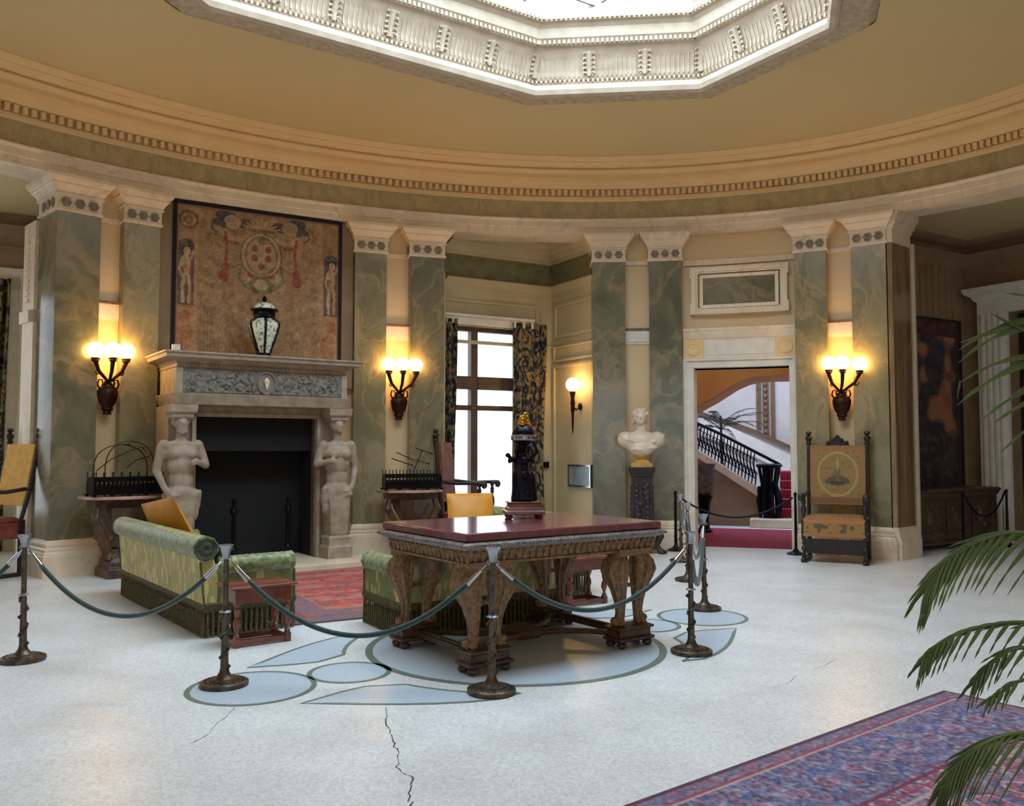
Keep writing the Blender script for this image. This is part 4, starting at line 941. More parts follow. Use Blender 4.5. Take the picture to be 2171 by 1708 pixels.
# ---------------------------------------------------------------- curtains
def curtain(name, F, px0, px1, ytop, zb, label, waves=5, y=-.10, grp=None):
    xa = F.sight(px0, 800, y)[0]; xb = F.sight(px1, 800, y)[0]; zt_ = F.sight((px0 + px1) / 2, ytop, y)[1]
    def fn(u, v):
        pinch = 1 - .10 * math.sin(PI * min(1, v * 1.1)) ; x = (xb - xa) * (u - .5) * pinch; z = zb + (zt_ - zb) * v
        return (x, .05 * math.sin(u * waves * 2 * PI + 1.2 * math.sin(v * 5)) * (1 - .25 * v) + .015 * math.sin(u * 31), z)
    m = MB(); m.grid(fn, waves * 14, 40); o = m.build(name, X['curtain'], None, solid=.012, ang=3); c = F.at((xa + xb) / 2, y, 0); o.location = c; o.rotation_euler = (0, 0, F.a)
    tag(o, label, 'curtain', grp); return o
curtain('curtain', AL, 930, 967, 674, .02, 'dark flowered curtain at the left side of the tall alcove window', 3)
curtain('curtain', AL, 1086, 1156, 686, .02, 'dark flowered curtain at the right side of the tall alcove window', 4)
curtain('curtain', LM, -60, 16, 588, .02, 'dark flowered curtain at the window cut off by the left picture edge', 4, -.16)
# ---------------------------------------------------------------- marble bust on its pedestal
f = wf(1357, 0.0); c = f.at(0, -.30)
ped = thing('bust_pedestal', 'dark carved wooden pedestal with claw feet between two green pilasters', 'pedestal', c.x, c.y, 0, f.a)
zb = 1.5 - 42 * 12.5 / 1840
F3 = Frame(c.x, c.y, f.a); zb = F3.sight(1360, 990, -.1)[1]
m = MB(); m.rsweep(-.15, .15, -.15, .15, [(.05, .06), (.05, .14), (.02, .18), (.0, .2)]); m.box(0, 0, .18, .34, .34, zb - .32, 0, .86); m.rsweep(-.13, .13, -.13, .13, [(.0, zb - .16), (.03, zb - .13), (.03, zb - .10), (.055, zb - .06), (.055, zb)])
m.build('column', X['ebony'], ped, bevel=.005)
m = MB()
rr = random.Random(4)
for s in (-1, 1):
    for i in range(9): z = .3 + i * (zb - .6) / 8; m.ell((s * (.155 - .002 * i), -.06, z), (.03, .05, .05), 8, 6); m.ell((rr.uniform(-.08, .08), -.165 + .002 * i, z), (.05, .03, .045), 8, 6); m.ell((s * .08, -.165 + .002 * i, z + .03), (.035, .025, .04), 8, 6)
m.build('carving', X['ebony'], ped)
for s in (-1, 1):
    m = MB(); m.tube([(s * .10, -.1, .40), (s * .2, -.14, .36), (s * .25, -.16, .24), (s * .2, -.17, .12), (s * .24, -.2, .04), (s * .32, -.24, .028)], [.04, .07, .06, .04, .045, .025], 10); m.ell((s * .28, -.22, .03), (.07, .05, .03)); m.build('claw_foot', X['ebony'], ped)
b = thing('marble_bust', 'white marble portrait bust with curled hair on the dark pedestal', 'bust', c.x, c.y, zb, f.a)
m = MB(); m.rsweep(-.10, .10, -.10, .10, [(.055, 0), (.055, .05), (.03, .06), (0, .09)]); m.lathe([(.10, .08), (.07, .11), (.09, .14), (.11, .17), (.10, .20)], 18)
m.build('socle', X['amber'], b)
B = []
B += [('e', (0, 0, .36), (.25, .13, .17)), ('e', (-.20, 0, .40), (.11, .11, .12)), ('e', (.20, 0, .40), (.11, .11, .12)), ('e', (0, -.05, .28), (.17, .10, .12)), ('e', (0, 0, .21), (.09, .08, .06))]
for i in range(8): t = i / 7; B.append(('l', (-.27 + .05 * t, -.05 - .04 * t, .47 - .06 * t), (.08 + .1 * t, -.12, .27 + .02 * t), .024, .02))
for i in range(7): t = i / 6; B.append(('l', (.28 - .04 * t, -.05 - .03 * t, .46 - .06 * t), (-.02 - .1 * t, -.14, .25 + .015 * t), .022, .02))
B += [('l', (0, .0, .46), (0, -.01, .62), .07, .058), ('e', (-.01, -.02, .72), (.083, .10, .118)), ('e', (-.015, -.08, .665), (.05, .045, .045)), ('e', (-.02, -.125, .71), (.014, .024, .032)), ('e', (-.02, -.112, .678), (.026, .014, .009)), ('e', (-.05, -.106, .74), (.024, .014, .009)), ('e', (.012, -.108, .74), (.024, .014, .009)),
      ('e', (-.05, -.100, .728), (.014, .012, .009)), ('e', (.012, -.102, .728), (.014, .012, .009)), ('e', (-.02, -.105, .645), (.024, .02, .018)), ('e', (-.092, 0, .70), (.012, .022, .03)), ('e', (.072, 0, .70), (.012, .022, .03))]
rr = random.Random(8)
for i in range(46):
    a = rr.uniform(0, 2 * PI); e = rr.uniform(.15, 1.4); x = math.cos(a) * math.cos(e) * .09; y = math.sin(a) * math.cos(e) * .105
    if y < -.06 and e < .75: continue
    B.append(('e', (x - .01, y - .005, .735 + math.sin(e) * .105), rr.uniform(.022, .032)))
for i in range(10): B.append(('e', (-.09 + .018 * i, .07, .66 + .012 * (i % 3)), .035))
m = MB(); m.M = Matrix.Translation((0, 0, .0)) @ Matrix.Diagonal((1.12, 1.05, 1.0, 1)); sculpt(m, B); m.build('head_and_shoulders', X['busts'], b, remesh=.0085)
# ---------------------------------------------------------------- wall tables with their openwork cradles
def console(px0, px1, ytop, ybase, label, frame_y=-.05):
    pc = (px0 + px1) / 2; f = wf(pc, -.02); c = f.at(0, -.36); F = Frame(c.x, c.y, f.a)
    z = F.sight(pc, ytop, -.2)[1]; hw = (F.sight(px1, ytop, 0)[0] - F.sight(px0, ytop, 0)[0]) / 2
    cx = (F.sight(px1, ytop, 0)[0] + F.sight(px0, ytop, 0)[0]) / 2; c = F.at(cx, 0); F = Frame(c.x, c.y, f.a)
    t = thing('console_table', label, 'console table', c.x, c.y, 0, f.a)
    P = [(hw, .22)] + [(hw * math.cos(a), .05 - .36 * math.sin(a)) for a in [PI * i / 20 for i in range(21)]] + [(-hw, .22)]
    m = MB(); m.prism(P, z - .035, z); m.build('marble_top', X['pinkstone'], t, bevel=.006)
    m = MB(); m.bb(-hw * .78, hw * .78, -.12, .2, z - .13, z - .035); m.lathe([(.16, .32), (.19, .36), (.12, .42), (.10, .46), (.17, .56), (.24, z - .25), (.26, z - .13)], 16, 0, .02, fl=8, fd=.04); m.build('bowl_support', X['walnutdark'], t)
    for s in (-1, 1):
        m = MB(); m.tube([(s * hw * .7, -.08, z - .12), (s * hw * .78, -.12, z - .25), (s * hw * .5, -.1, .45), (s * .16, -.08, .3), (s * .2, -.12, .2)], [.04, .055, .035, .035, .05], 10); m.build('scroll_bracket', X['walnutdark'], t)
    m = MB(); m.rsweep(-.17, .17, -.15, .19, [(.06, 0), (.06, .10), (.03, .13), (.03, .18), (.0, .22), (-.01, .33)]); m.build('plinth', X['walnutdark'], t, bevel=.006)
    return t, F, z, hw
t1_, F1, z1c, hw1 = console(176, 344, 1052, 1228, 'half-round marble-topped console table behind the left green sofa')
t2_, F2c, z2c, hw2 = console(803, 938, 1039, 1200, 'half-round marble-topped console table between fireplace and alcove')
def cradle(F, z, hw, label, hoops):
    c = F.at(0, -.06); t = thing('openwork_cradle', label, 'cradle', c.x, c.y, z, F.a)
    W_, D_ = hw * .86, .13
    m = MB()
    for y in (-D_, D_):
        m.bb(-W_, W_, y - .006, y + .006, .02, .06); m.bb(-W_, W_, y - .006, y + .006, .17, .22)
        n = 16
        for i in range(n + 1): x = -W_ + 2 * W_ * i / n; m.box(x, y, .06, .018, .012, .11)
        for i in range(n): x = -W_ + 2 * W_ * (i + .5) / n; m.ell((x, y, .115), (.016, .01, .03), 8, 6)
    m.bb(-W_, W_, -D_, D_, .02, .10)
    for s in (-1, 1): m.bb(s * W_ - .006, s * W_ + .006, -D_, D_, .02, .22)
    m.build('pierced_sides', X['iron'], t)
    for i in range(5):
        for y in (-D_, D_):
            x = -W_ + 2 * W_ * i / 4; m = MB(); m.prism([(x - .05, .03), (x + .05, .03), (x, .0)], y - .012, y + .012, 'y'); m.ell((x, y, .012), .012, 8, 6); m.build('foot', X['iron'], t)
    for i in range(9):
        x = -W_ + 2 * W_ * i / 8
        for y in (-D_, D_): m = MB(); m.tube([(x, y, .21), (x, y, .265)], .0055, 6); m.ell((x, y, .27), .009, 8, 6); m.build('railing_post', X['iron'], t)
    m = MB()
    if hoops:
        def hoop(x, w, h, y0, y1, r=.006): m.tube([(x + w * math.cos(PI - PI * i / 16), y0 + (y1 - y0) * i / 16, .22 + h * math.sin(PI * i / 16) ** .6) for i in range(17)], r, 6)
        hoop(0.0, W_ * .72, .42, -D_, -D_); hoop(-.02, W_ * .80, .38, D_, D_); m.tube([(-W_ * .95, -D_, .30), (-W_ * .5, -D_ * .5, .43), (W_ * .1, 0, .53), (W_ * .5, .05, .57), (W_ * .7, D_, .52)], .006, 6)
        m.tube([(-W_ * .1, -D_, .33), (W_ * .3, 0, .42), (W_ * .8, D_, .46)], .006, 6); m.ell((-.03, -D_, .60), (.035, .015, .012), 8, 6)
    else:
        for a, q in (((-W_ * .8, -D_, .44), (W_ * .0, 0, .34)), ((-W_ * .5, D_, .52), (W_ * .02, .0, .42)), ((W_ * .1, -.05, .58), (W_ * .75, .02, .50)), ((W_ * .05, 0, .25), (W_ * .38, .02, .54)), ((W_ * .1, 0, .42), (W_ * .6, -.05, .36))):
            m = MB(); m.tube([a, q], .007, 6); m.ell(q, .012, 8, 6); m.build('loose_rod', X['bronze'], t)
    if hoops: m.build('hoops', X['bronze'], t)
cradle(F1, z1c, hw1, 'black openwork cradle with tall arched hoops on the left console table', True)
cradle(F2c, z2c, hw2, 'black openwork cradle with loose slanting rods on the console near the alcove', False)
# ---------------------------------------------------------------- sofas
def sofa(name, label, cat, cx, cy, rz, L, D, hb=.79, ha=.63):
    t = thing(name, label, cat, cx, cy, 0, rz)
    hl, hd = L / 2, D / 2
    m = MB(); m.bb(-hl + .02, hl - .02, -hd + .02, hd - .14, .23, .36); m.build('base', X['velvet'], t, bevel=.02)
    def seat(u, v):
        x = (u - .5) * (L - .30); y = -hd + .01 + v * (D - .26)
        e = min(u, 1 - u) * L / .06; e2 = min(v, 1 - v) * D / .06; k = min(1, max(0, min(e, e2)))
        return (x, y, .35 + .09 * math.sqrt(k) + .012 * abs(math.sin(u * 9 * PI)) * abs(math.sin(v * 3 * PI)))
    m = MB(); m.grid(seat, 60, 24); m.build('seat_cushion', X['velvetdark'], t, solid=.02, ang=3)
    # the back leans out; its outer face is flat, its inner face tufted
    def backf(u, v):
        x = (u - .5) * (L - .02); z = .36 + v * (hb - .46); y = hd - .22 + .08 * v - .035 * abs(math.sin(u * 10 * PI + (PI / 2 if int(v * 4) % 2 else 0))) * abs(math.sin(v * 4 * PI))
        return (x, y, z)
    m = MB(); m.prism([(hd - .13, .23), (hd - .05, .23), (hd - .01, hb - .12), (hd - .10, hb - .10), (hd - .20, .34)], -hl, hl, 'x'); m.build('backrest', X['velvetback'], t, bevel=.01)
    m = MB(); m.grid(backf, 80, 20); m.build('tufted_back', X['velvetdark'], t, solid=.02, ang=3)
    n = int(L * 40)
    m = MB(); m.tube([(-hl + L * i / n, hd - .055, hb - .095) for i in range(n + 1)], [.092 + .006 * abs(math.sin(i * 1.55)) for i in range(n + 1)], 18, 1.0)
    rl = m.build('back_roll', X['velvetroll'], t, ang=3)
    for s in (-1, 1):
        m = MB(); m.M = Matrix.Translation((s * hl, hd - .055, hb - .095)) @ Matrix.Rotation(s * PI / 2, 4, 'Y')
        m.lathe([(.092, -.02), (.098, .01), (.085, .03), (.06, .02), (.03, .03), (0, .015)], 20, fl=10, fd=.04); m.build('roll_end', X['velvetdark'], rl)
    for s in (-1, 1):
        m = MB(); xo = s * (hl - .07); m.bb(min(xo - .07, xo + .07), max(xo - .07, xo + .07), -hd, hd - .14, .23, ha - .10); m.build('arm', X['velvet'], t, bevel=.012)
        k = int(D * 44); m = MB()
        m.tube([(s * (hl - .045), -hd + .02 + (D - .18) * i / k, ha - .085) for i in range(k + 1)], [.074 + .006 * abs(math.sin(i * 1.1)) + .006 * (i > k - 3) for i in range(k + 1)], 16)
        ar = m.build('arm_roll', X['velvetroll'], t, ang=3)
        m = MB(); m.M = Matrix.Translation((s * (hl - .045), -hd + .02, ha - .085)) @ Matrix.Rotation(PI / 2, 4, 'X'); m.lathe([(.076, -.01), (.082, .01), (.07, .025), (.04, .015), (0, .02)], 18, fl=8, fd=.05)
        m.M = None
        for i in range(3): m.tube([(s * (hl - .02 - .04 * i), -hd - .005, ha - .15), (s * (hl - .02 - .04 * i), -hd - .01, ha - .24)], [.012, .016], 6)
        m.build('arm_tassels', X['velvetroll'], ar)
        m = MB(); m.tube([(s * hl + s * .004, -hd, .25), (s * hl + s * .004, -hd, ha - .16)], .008, 6); m.build('piping', X['fringe'], t); m = MB(); m.tube([(s * hl + s * .004, hd - .05, .25), (s * hl + s * .004, hd - .01, hb - .2)], .008, 6); m.build('piping', X['fringe'], t)
    m = MB(); per = []
    def run(x0, y0, x1, y1):
        n_ = int(math.hypot(x1 - x0, y1 - y0) / .042)
        for i in range(n_): per.append((x0 + (x1 - x0) * (i + .5) / n_, y0 + (y1 - y0) * (i + .5) / n_))
    a, b = hl + .006, hd + .006
    run(-a, -b, a, -b); run(a, -b, a, b - .06); run(a, b - .06, -a, b - .06); run(-a, b - .06, -a, -b)
    for x, y in per:
        m.lathe([(.004, .255), (.008, .245), (.010, .215), (.004, .20), (.010, .17), (.0135, .012), (.010, .008)], 6, x, y)
    m.rsweep(-hl, hl, -hd, hd - .06, [(-.03, .20), (.003, .20), (.014, .235), (.014, .265), (.002, .275)])
    m.bb(-hl + .07, hl - .07, -hd + .07, hd - .14, .06, .2)
    fr_ = m.build('fringe', X['fringe'], t); fr_['kind'] = 'stuff'
    return t
RZ = .0125
D1 = .80
s1 = sofa('sofa', 'long green velvet sofa with fringe seen from behind, left of the fireplace', 'sofa', -3.25 + .40 * .79, 7.91 + .40 * .61, math.radians(127.7), 2.55, D1, .80, .64)
s3 = sofa('sofa', 'green velvet sofa mostly hidden behind the carved table, right of the fireplace', 'sofa', .23 - .4 * .84 - .02, 10.03 - .4 * .53, math.radians(-58), 2.4, D1, .80, .64)
s2 = sofa('settee', 'short green velvet settee with fringe close behind the carved table', 'settee', -.41, 7.66, math.radians(212), 1.55, .80, .75, .62)
def cushion(label, x, y, z, rx, ry, rz, s=.5):
    m = MB()
    def f(sg):
        return lambda u, v: ((u - .5) * s, (v - .5) * s, sg * .085 * (max(0, math.sin(PI * u) * math.sin(PI * v))) ** .45)
    m.grid(f(1), 20, 20); b = len(m.f); m.grid(f(-1), 20, 20); m.f[b:] = [tuple(reversed(q)) for q in m.f[b:]]
    o = m.build('cushion', X['cushion'], None, ang=3); o.location = (x, y, z); o.rotation_euler = (rx, ry, rz)
    return tag(o, label, 'cushion', 'orange-yellow sofa cushions')
# cushions lean in the far corners of the two facing sofas
def on(sf, x, y, z): return sf.matrix_basis @ Vector((x, y, z))
bpy.context.view_layer.update()
p = on(s1, .62, .03, .65); cushion('orange cushion leaning inside the long sofa left of the fireplace', p.x, p.y, p.z, math.radians(64), math.radians(8), s1.rotation_euler[2] + .12, .76)
p = on(s3, -.68, .0, .70); o_ = cushion('yellow cushion showing above the carved table near the window', p.x, p.y, p.z, math.radians(68), 0, math.radians(14), .56)
# ---------------------------------------------------------------- stools
def turned(m, x, y, z0, z1, s=1.0):
    h = z1 - z0
    m.lathe([(.022 * s, z0), (.022 * s, z0 + .04), (.012 * s, z0 + .05), (.02 * s, z0 + .08), (.03 * s, z0 + h * .35), (.026 * s, z0 + h * .5), (.012 * s, z0 + h * .6), (.02 * s, z0 + h * .66), (.024 * s, z0 + h * .8), (.014 * s, z0 + h * .86), (.022 * s, z0 + h * .9), (.022 * s, z1)], 12, x, y)
def stool(label, x, y, rz, z=0.0):
    t = thing('stool', label, 'stool', x, y, z, rz, 'red-brown turned stools'); w, d, h = .25, .165, .46
    m = MB(); m.rsweep(-w, w, -d, d, [(-.01, h - .03), (.01, h - .02), (.012, h - .008), (0, h)]); m.build('top', X['mahog'], t, bevel=.003)
    m = MB(); m.bb(-w + .03, w - .03, -d + .025, d - .025, h - .13, h - .03); m.build('apron', X['mahog'], t, bevel=.003)
    for sx in (-1, 1):
        for sy in (-1, 1):
            m = MB(); X0, Y0 = sx * (w - .05), sy * (d - .04); turned(m, X0, Y0, .055, h - .12); m.box(X0, Y0, 0, .045, .045, .07); m.box(X0, Y0, h - .14, .045, .045, .1); m.build('leg', X['mahog'], t)
    m = MB()
    for s in (-1, 1): m.bb(-w + .05, w - .05, s * (d - .04) - .016, s * (d - .04) + .016, .012, .05); m.bb(s * (w - .05) - .016, s * (w - .05) + .016, -d + .04, d - .04, .012, .05)
    m.build('stretcher', X['mahog'], t, bevel=.003)
    return t
stool('small red-brown wooden stool in front of the long sofa, behind a barrier post', -1.99, 6.84, math.radians(37))
stool('small red-brown wooden stool seen beyond the right part of the carved table', .66, 8.52, math.radians(32))
# ---------------------------------------------------------------- the great carved table
tc = FM.at(.06, 0); TB = Frame(tc.x, tc.y, math.radians(35.2))
t = thing('carved_table', 'large gilded walnut table with purple-red stone top and scrolled carved legs', 'table', tc.x, tc.y, 0, TB.a)
TL, TD, TH = .89, .595, .94
m = MB(); m.rsweep(-TL, TL, -TD, TD, [(-.02, TH - .055), (0, TH - .052), (0, TH - .008), (-.008, TH)]); m.build('top', X['porphyry'], t, bevel=.003)
m = MB(); m.rsweep(-TL, TL, -TD, TD, [(-.03, TH - .115), (.0, TH - .11), (.01, TH - .095), (.025, TH - .09), (.03, TH - .075), (.02, TH - .065), (-.02, TH - .055)])
def edge_run(f, step, x0, x1, y0, y1):
    n = int((x1 - x0) / step)
    for i in range(n + 1):
        x = x0 + (x1 - x0) * i / n; f(x, y0, 0); f(x, y1, PI)
    n = int((y1 - y0) / step)
    for i in range(1, n):
        y = y0 + (y1 - y0) * i / n; f(x0, y, -PI / 2); f(x1, y, PI / 2)
edge_run(lambda x, y, a: m.ell((x, y, TH - .083), (.014, .014, .012), 6, 4), .03, -TL - .025, TL + .025, -TD - .025, TD + .025)
m.build('beaded_moulding', X['silverbead'], t, ang=.5)
m = MB(); a, b = TL - .06, TD - .06
m.rsweep(-a, a, -b, b, [(0, TH - .225), (.012, TH - .22), (.012, TH - .205), (0, TH - .20), (.025, TH - .115)])
ap = m.build('apron', X['walnut'], t)
m = MB()
edge_run(lambda x, y, q: (m.ell((x, y, TH - .165), (.017, .017, .036), 8, 6), m.ell((x * 1.004, y * 1.004, TH - .135), (.022, .022, .014), 8, 6)), .058, -a - .012, a + .012, -b - .012, b + .012)
m.build('leaf_carving', X['walnut'], ap)
for sx in (-1, 1):
    for sy in (-1, 1):
        cx, cy = sx * .66, sy * .475
        m = MB()
        for dx, dy, ox, oy in ((.095, 0, sx, 0), (-.095, 0, -sx, 0)):
            bx, by = cx + sx * dx, cy + sy * dy
            P = [(0, .72), (.012, .69), (.035, .64), (.045, .58), (.035, .52), (.012, .44), (-.004, .34), (-.006, .26), (.006, .20), (.02, .165)]
            Rr = [.052, .066, .084, .092, .078, .055, .038, .031, .036, .046]
            m.tube([(bx + ox * q, by + oy * q, z) for q, z in P], Rr, 14)
            for k in range(7):                 # leaves and fluting cut down each scroll
                ang = 2 * PI * k / 7; m.tube([(bx + ox * q + math.cos(ang) * r * .96, by + oy * q + math.sin(ang) * r * .96, z) for (q, z), r in zip(P[1:], Rr[1:])], [.008, .018, .024, .020, .014, .011, .008, .008, .012], 6)
            m.ell((bx + ox * .075, by + oy * .075, .61), (.045, .045, .05), 10, 8); m.ell((bx + ox * .08, by + oy * .08, .55), (.022, .022, .05), 8, 6)
            m.ell((bx + ox * .05, by + oy * .05, .20), (.035, .035, .03), 8, 6)
        m.box(cx, cy, .69, .34, .17, .05)
        m.tube([(cx - .07, cy, .50), (cx, cy - .01, .455), (cx + .07, cy, .50)], .013, 6); m.tube([(cx - .07, cy, .43), (cx, cy - .01, .465), (cx + .07, cy, .43)], .013, 6)
        m.build('leg', X['walnut'], t)
        m = MB(); x0, y0 = cx, cy
        m.rsweep(x0 - .165, x0 + .165, y0 - .085, y0 + .085, [(-.01, .045), (.01, .055), (.015, .075), (-.01, .085), (-.01, .13), (.010, .14), (.010, .155), (-.03, .17)])
        for qx in (-1, 1):
            for qy in (-1, 1): m.ell((x0 + qx * .13, y0 + qy * .06, .026), (.04, .04, .026), 10, 8)
        m.build('foot', X['walnutdark'], t, bevel=.003)
m = MB()
for sx in (-1, 1): m.bb(sx * .66 - .03, sx * .66 + .03, -.40, .40, .075, .115); m.bb(sx * .66 - .018, sx * .66 + .018, -.40, .40, .115, .13)
for sx in (-1, 1):
    for sy in (-1, 1):
        m.tube([(sx * .55, sy * .42, .10), (sx * .42, sy * .24, .10), (sx * .28, sy * .13, .10), (sx * .12, sy * .10, .10), (0, 0, .10)], [.035, .03, .034, .03, .04], 8, .7)
m.rsweep(-.09, .09, -.09, .09, [(0, .06), (.02, .08), (.02, .12), (-.02, .15), (-.05, .17)])
m.build('stretcher', X['walnutdark'], t, bevel=.003)
# ---------------------------------------------------------------- globe-topped clock with bronze figures on the table
p = G(1110, 1098, TH); K = Frame(p.x, p.y, math.radians(8))
t = thing('figure_clock', 'bronze three-figure clock with blue domed top and gilt crown on the table', 'clock', p.x, p.y, TH, K.a)
m = MB(); m.rsweep(-.145, .145, -.11, .11, [(0, .032), (.012, .036), (.012, .06), (-.005, .068), (-.008, .085), (-.02, .095), (-.02, .118), (-.012, .125), (-.012, .135)]); m.build('plinth', X['mahog'], t, bevel=.003)
for sx in (-1, 1):
    for sy in (-1, 1):
        m = MB(); m.lathe([(.01, 0), (.02, .006), (.024, .02), (.016, .03), (.024, .036)], 12, sx * .12, sy * .085); m.build('bun_foot', X['mahog'], t)
P = []
for a0 in (-90, 30, 150):                     # three draped figures back to back
    A_ = math.radians(a0); c, s = math.cos(A_), math.sin(A_)
    q = lambda r, w, z: (c * r - s * w, s * r + c * w, z)
    P += [('l', q(.05, -.015, .15), q(.05, -.018, .30), .045, .03), ('l', q(.055, .02, .15), q(.05, .018, .30), .045, .03), ('e', q(.048, 0, .34), (.05, .05, .05)), ('e', q(.045, 0, .41), (.038, .038, .06)), ('e', q(.045, 0, .46), (.05, .05, .045)),
          ('l', q(.04, 0, .49), q(.04, 0, .535), .018, .016), ('e', q(.045, 0, .56), (.027, .027, .034)), ('e', q(.04, 0, .585), (.028, .028, .018)), ('e', q(.072, 0, .558), (.006, .006, .008)),
          ('l', q(.05, -.05, .485), q(.085, -.075, .53), .016, .013), ('l', q(.085, -.075, .53), q(.06, -.05, .62), .013, .01), ('l', q(.05, .05, .485), q(.095, .07, .45), .016, .013), ('l', q(.095, .07, .45), q(.11, .035, .50), .013, .01)]
    for i in range(6): P.append(('l', q(.08 - .004 * i, -.06 + .022 * i, .15), q(.075, -.035 + .014 * i, .35), .013, .009))
P += [('e', (0, 0, .35), (.06, .06, .2)), ('e', (-.13, -.02, .505), (.022, .018, .02))]
P.append(('l', (-.09, -.03, .47), (-.13, -.02, .505), .014, .012))
m = MB(); sculpt(m, P); m.build('figures', X['bluebronze'], t, remesh=.0052)
m = MB(); m.lathe([(.02, .56), (.05, .58), (.082, .61), (.088, .625)], 24); m.build('bowl', X['bluebronze'], t)
m = MB(); m.lathe([(.085, .622), (.098, .624), (.100, .63), (.100, .662), (.097, .668), (.085, .67)], 32); r = m.build('hour_ring', X['pewter'], t)
m = MB()
for i in range(24): a = 2 * PI * i / 24; m.box(.1005 * math.cos(a), .1005 * math.sin(a), .634, .003, .006 if i % 2 else .003, .022, a)
m.build('numeral_marks', X['iron'], r)
m = MB(); m.lathe([(.095, .668)] + [(.095 * math.cos(a), .668 + .085 * math.sin(a)) for a in [PI / 2 * i / 10 for i in range(1, 10)]] + [(0, .753)], 28); m.build('dome', X['bluebronze'], t)
P = []
for a0 in (10, 130, 250):
    A_ = math.radians(a0); c, s = math.cos(A_), math.sin(A_)
    P += [('e', (c * .045, s * .045, .755), (.022, .022, .02)), ('e', (c * .035, s * .035, .785), (.018, .018, .022)), ('e', (c * .03, s * .03, .812), (.012, .012, .014)), ('l', (c * .04, s * .04, .79), (c * .06, s * .06, .765), .007, .005), ('l', (c * .03, s * .03, .79), (0, 0, .83), .007, .006)]
P += [('e', (0, 0, .77), (.03, .03, .03)), ('e', (.01, 0, .80), (.018, .018, .03)), ('e', (.015, 0, .84), (.02, .014, .012))]
m = MB(); sculpt(m, P); m.build('gilt_finial', X['gold'], t, remesh=.0035)
# ---------------------------------------------------------------- barrier posts and ropes
ROPE_Z = .80
def post(label, px, py, rz=0.0, lean=0.0):
    p = G(px, py); t = thing('barrier_post', label, 'barrier post', p.x, p.y, 0, rz, 'bronze barrier posts'); t.rotation_euler = (0, lean, rz)
    m = MB(); m.lathe([(.148, 0), (.152, .012), (.150, .028), (.13, .036), (.125, .032), (.10, .038), (.095, .046), (.06, .05), (.045, .065), (.032, .085), (.026, .11)], 32); m.build('base', X['oldbronze'], t)
    m = MB()
    for i in range(18): a = 2 * PI * i / 18; m.ell((.115 * math.cos(a), .115 * math.sin(a), .036), (.010, .010, .006), 6, 4)
    m.build('base_beading', X['oldbronze'], t)
    m = MB(); m.lathe([(.026, .10), (.024, .2), (.021, .3), (.020, .46), (.022, .465), (.018, .47), (.0165, .80), (.02, .81)], 14); m.build('pole', X['oldbronze'], t)
    m = MB(); m.tube([((.026 + .006 * math.sin(i * 1.9)) * math.cos(i * .42), (.026 + .006 * math.sin(i * 1.9)) * math.sin(i * .42), .11 + i * .0083) for i in range(42)], [.006 + .004 * abs(math.sin(i * .9)) for i in range(42)], 6); m.build('twisted_vine', X['oldbronze'], t)
    m = MB(); m.lathe([(.018, .455), (.036, .46), (.038, .465), (.02, .475)], 16); m.build('collar', X['pewter'], t)
    m = MB(); m.lathe([(.018, .795), (.024, .80), (.026, .83), (.034, .86), (.046, .878), (.046, .886), (.036, .886), (.03, .872), (0, .868)], 20); m.build('cup', X['pewter'], t)
    m = MB()
    for s in (-1, 1): m.tube([(s * .017, 0, .80), (s * .035, 0, .806), (s * .035, 0, .79), (s * .02, 0, .785)], .004, 6)
    m.build('hook_ring', X['chrome'], t)
    return p
posts = {}
for k_, px, py, lb, ln in (('a', 48, 1400, 'bronze barrier post nearest the left picture edge', -.012), ('b', 475, 1453, 'bronze barrier post in front of the long sofa and small stool', 0), ('c', 1042, 1468, 'bronze barrier post before the near corner of the carved table', .01),
                           ('d', 1466, 1384, 'bronze barrier post right of the carved table, nearest the camera there', 0), ('e', 1494, 1292, 'bronze barrier post standing on the far mosaic circle', -.004), ('f', 1459, 1231, 'bronze barrier post behind the two at the right end of the table', 0),
                           ('g', 1444, 1190, 'bronze barrier post furthest back, before the doorway', 0)):
    posts[k_] = post(lb, px, py, 0, ln)
q0 = posts['a'] + (posts['a'] - posts['b']) * 1.0
def rope(label, p, q, za, zb_, low, grp='green velvet barrier ropes', mt='rope', r=.0165, hooks=True):
    d = Vector((q.x - p.x, q.y - p.y)); L = d.length; d /= L
    t = thing('barrier_rope', label, 'rope', p.x, p.y, 0, math.atan2(d.y, d.x), grp)
    pts = []; e = .035
    for i in range(33):
        u = i / 32; x = e + (L - 2 * e) * u; h = za + (zb_ - za) * u; sag = (min(za, zb_) - low); pts.append((x, 0, h - .02 - sag * (1 - (2 * u - 1) ** 2) ** 1.0 * (.92) ))
    a, b = (2, 31) if hooks else (0, 33)
    m = MB(); m.tube(pts[a:b], r, 12); m.build('rope_cord', X[mt], t, ang=3)
    if hooks:
        for P_, Q_ in ((pts[0], pts[2]), (pts[-1], pts[-3])):
            P_ = Vector(P_); Q_ = Vector(Q_); m = MB(); m.tube([P_ + (Q_ - P_) * .30, P_ + (Q_ - P_) * 1.15], [.014, .019], 12); m.tube([P_, P_ + (Q_ - P_) * .35], .005, 6); m.build('end_hook', X['chrome'], t)
    return t
rope('green rope leaving the picture at the left edge', q0, posts['a'], .80, .80, .36)
rope('green rope sagging in front of the sofa back, from the leftmost post', posts['a'], posts['b'], .80, .80, .36)
rope('green rope sagging between the stool and the carved table', posts['b'], posts['c'], .80, .80, .31)
rope('green rope sagging across the front of the carved table legs', posts['c'], posts['d'], .80, .80, .40)
rope('green rope hanging edge-on between the two posts right of the table', posts['d'], posts['e'], .80, .80, .36)
rope('green rope hanging beyond the post on the far mosaic circle', posts['e'], posts['f'], .80, .80, .36)
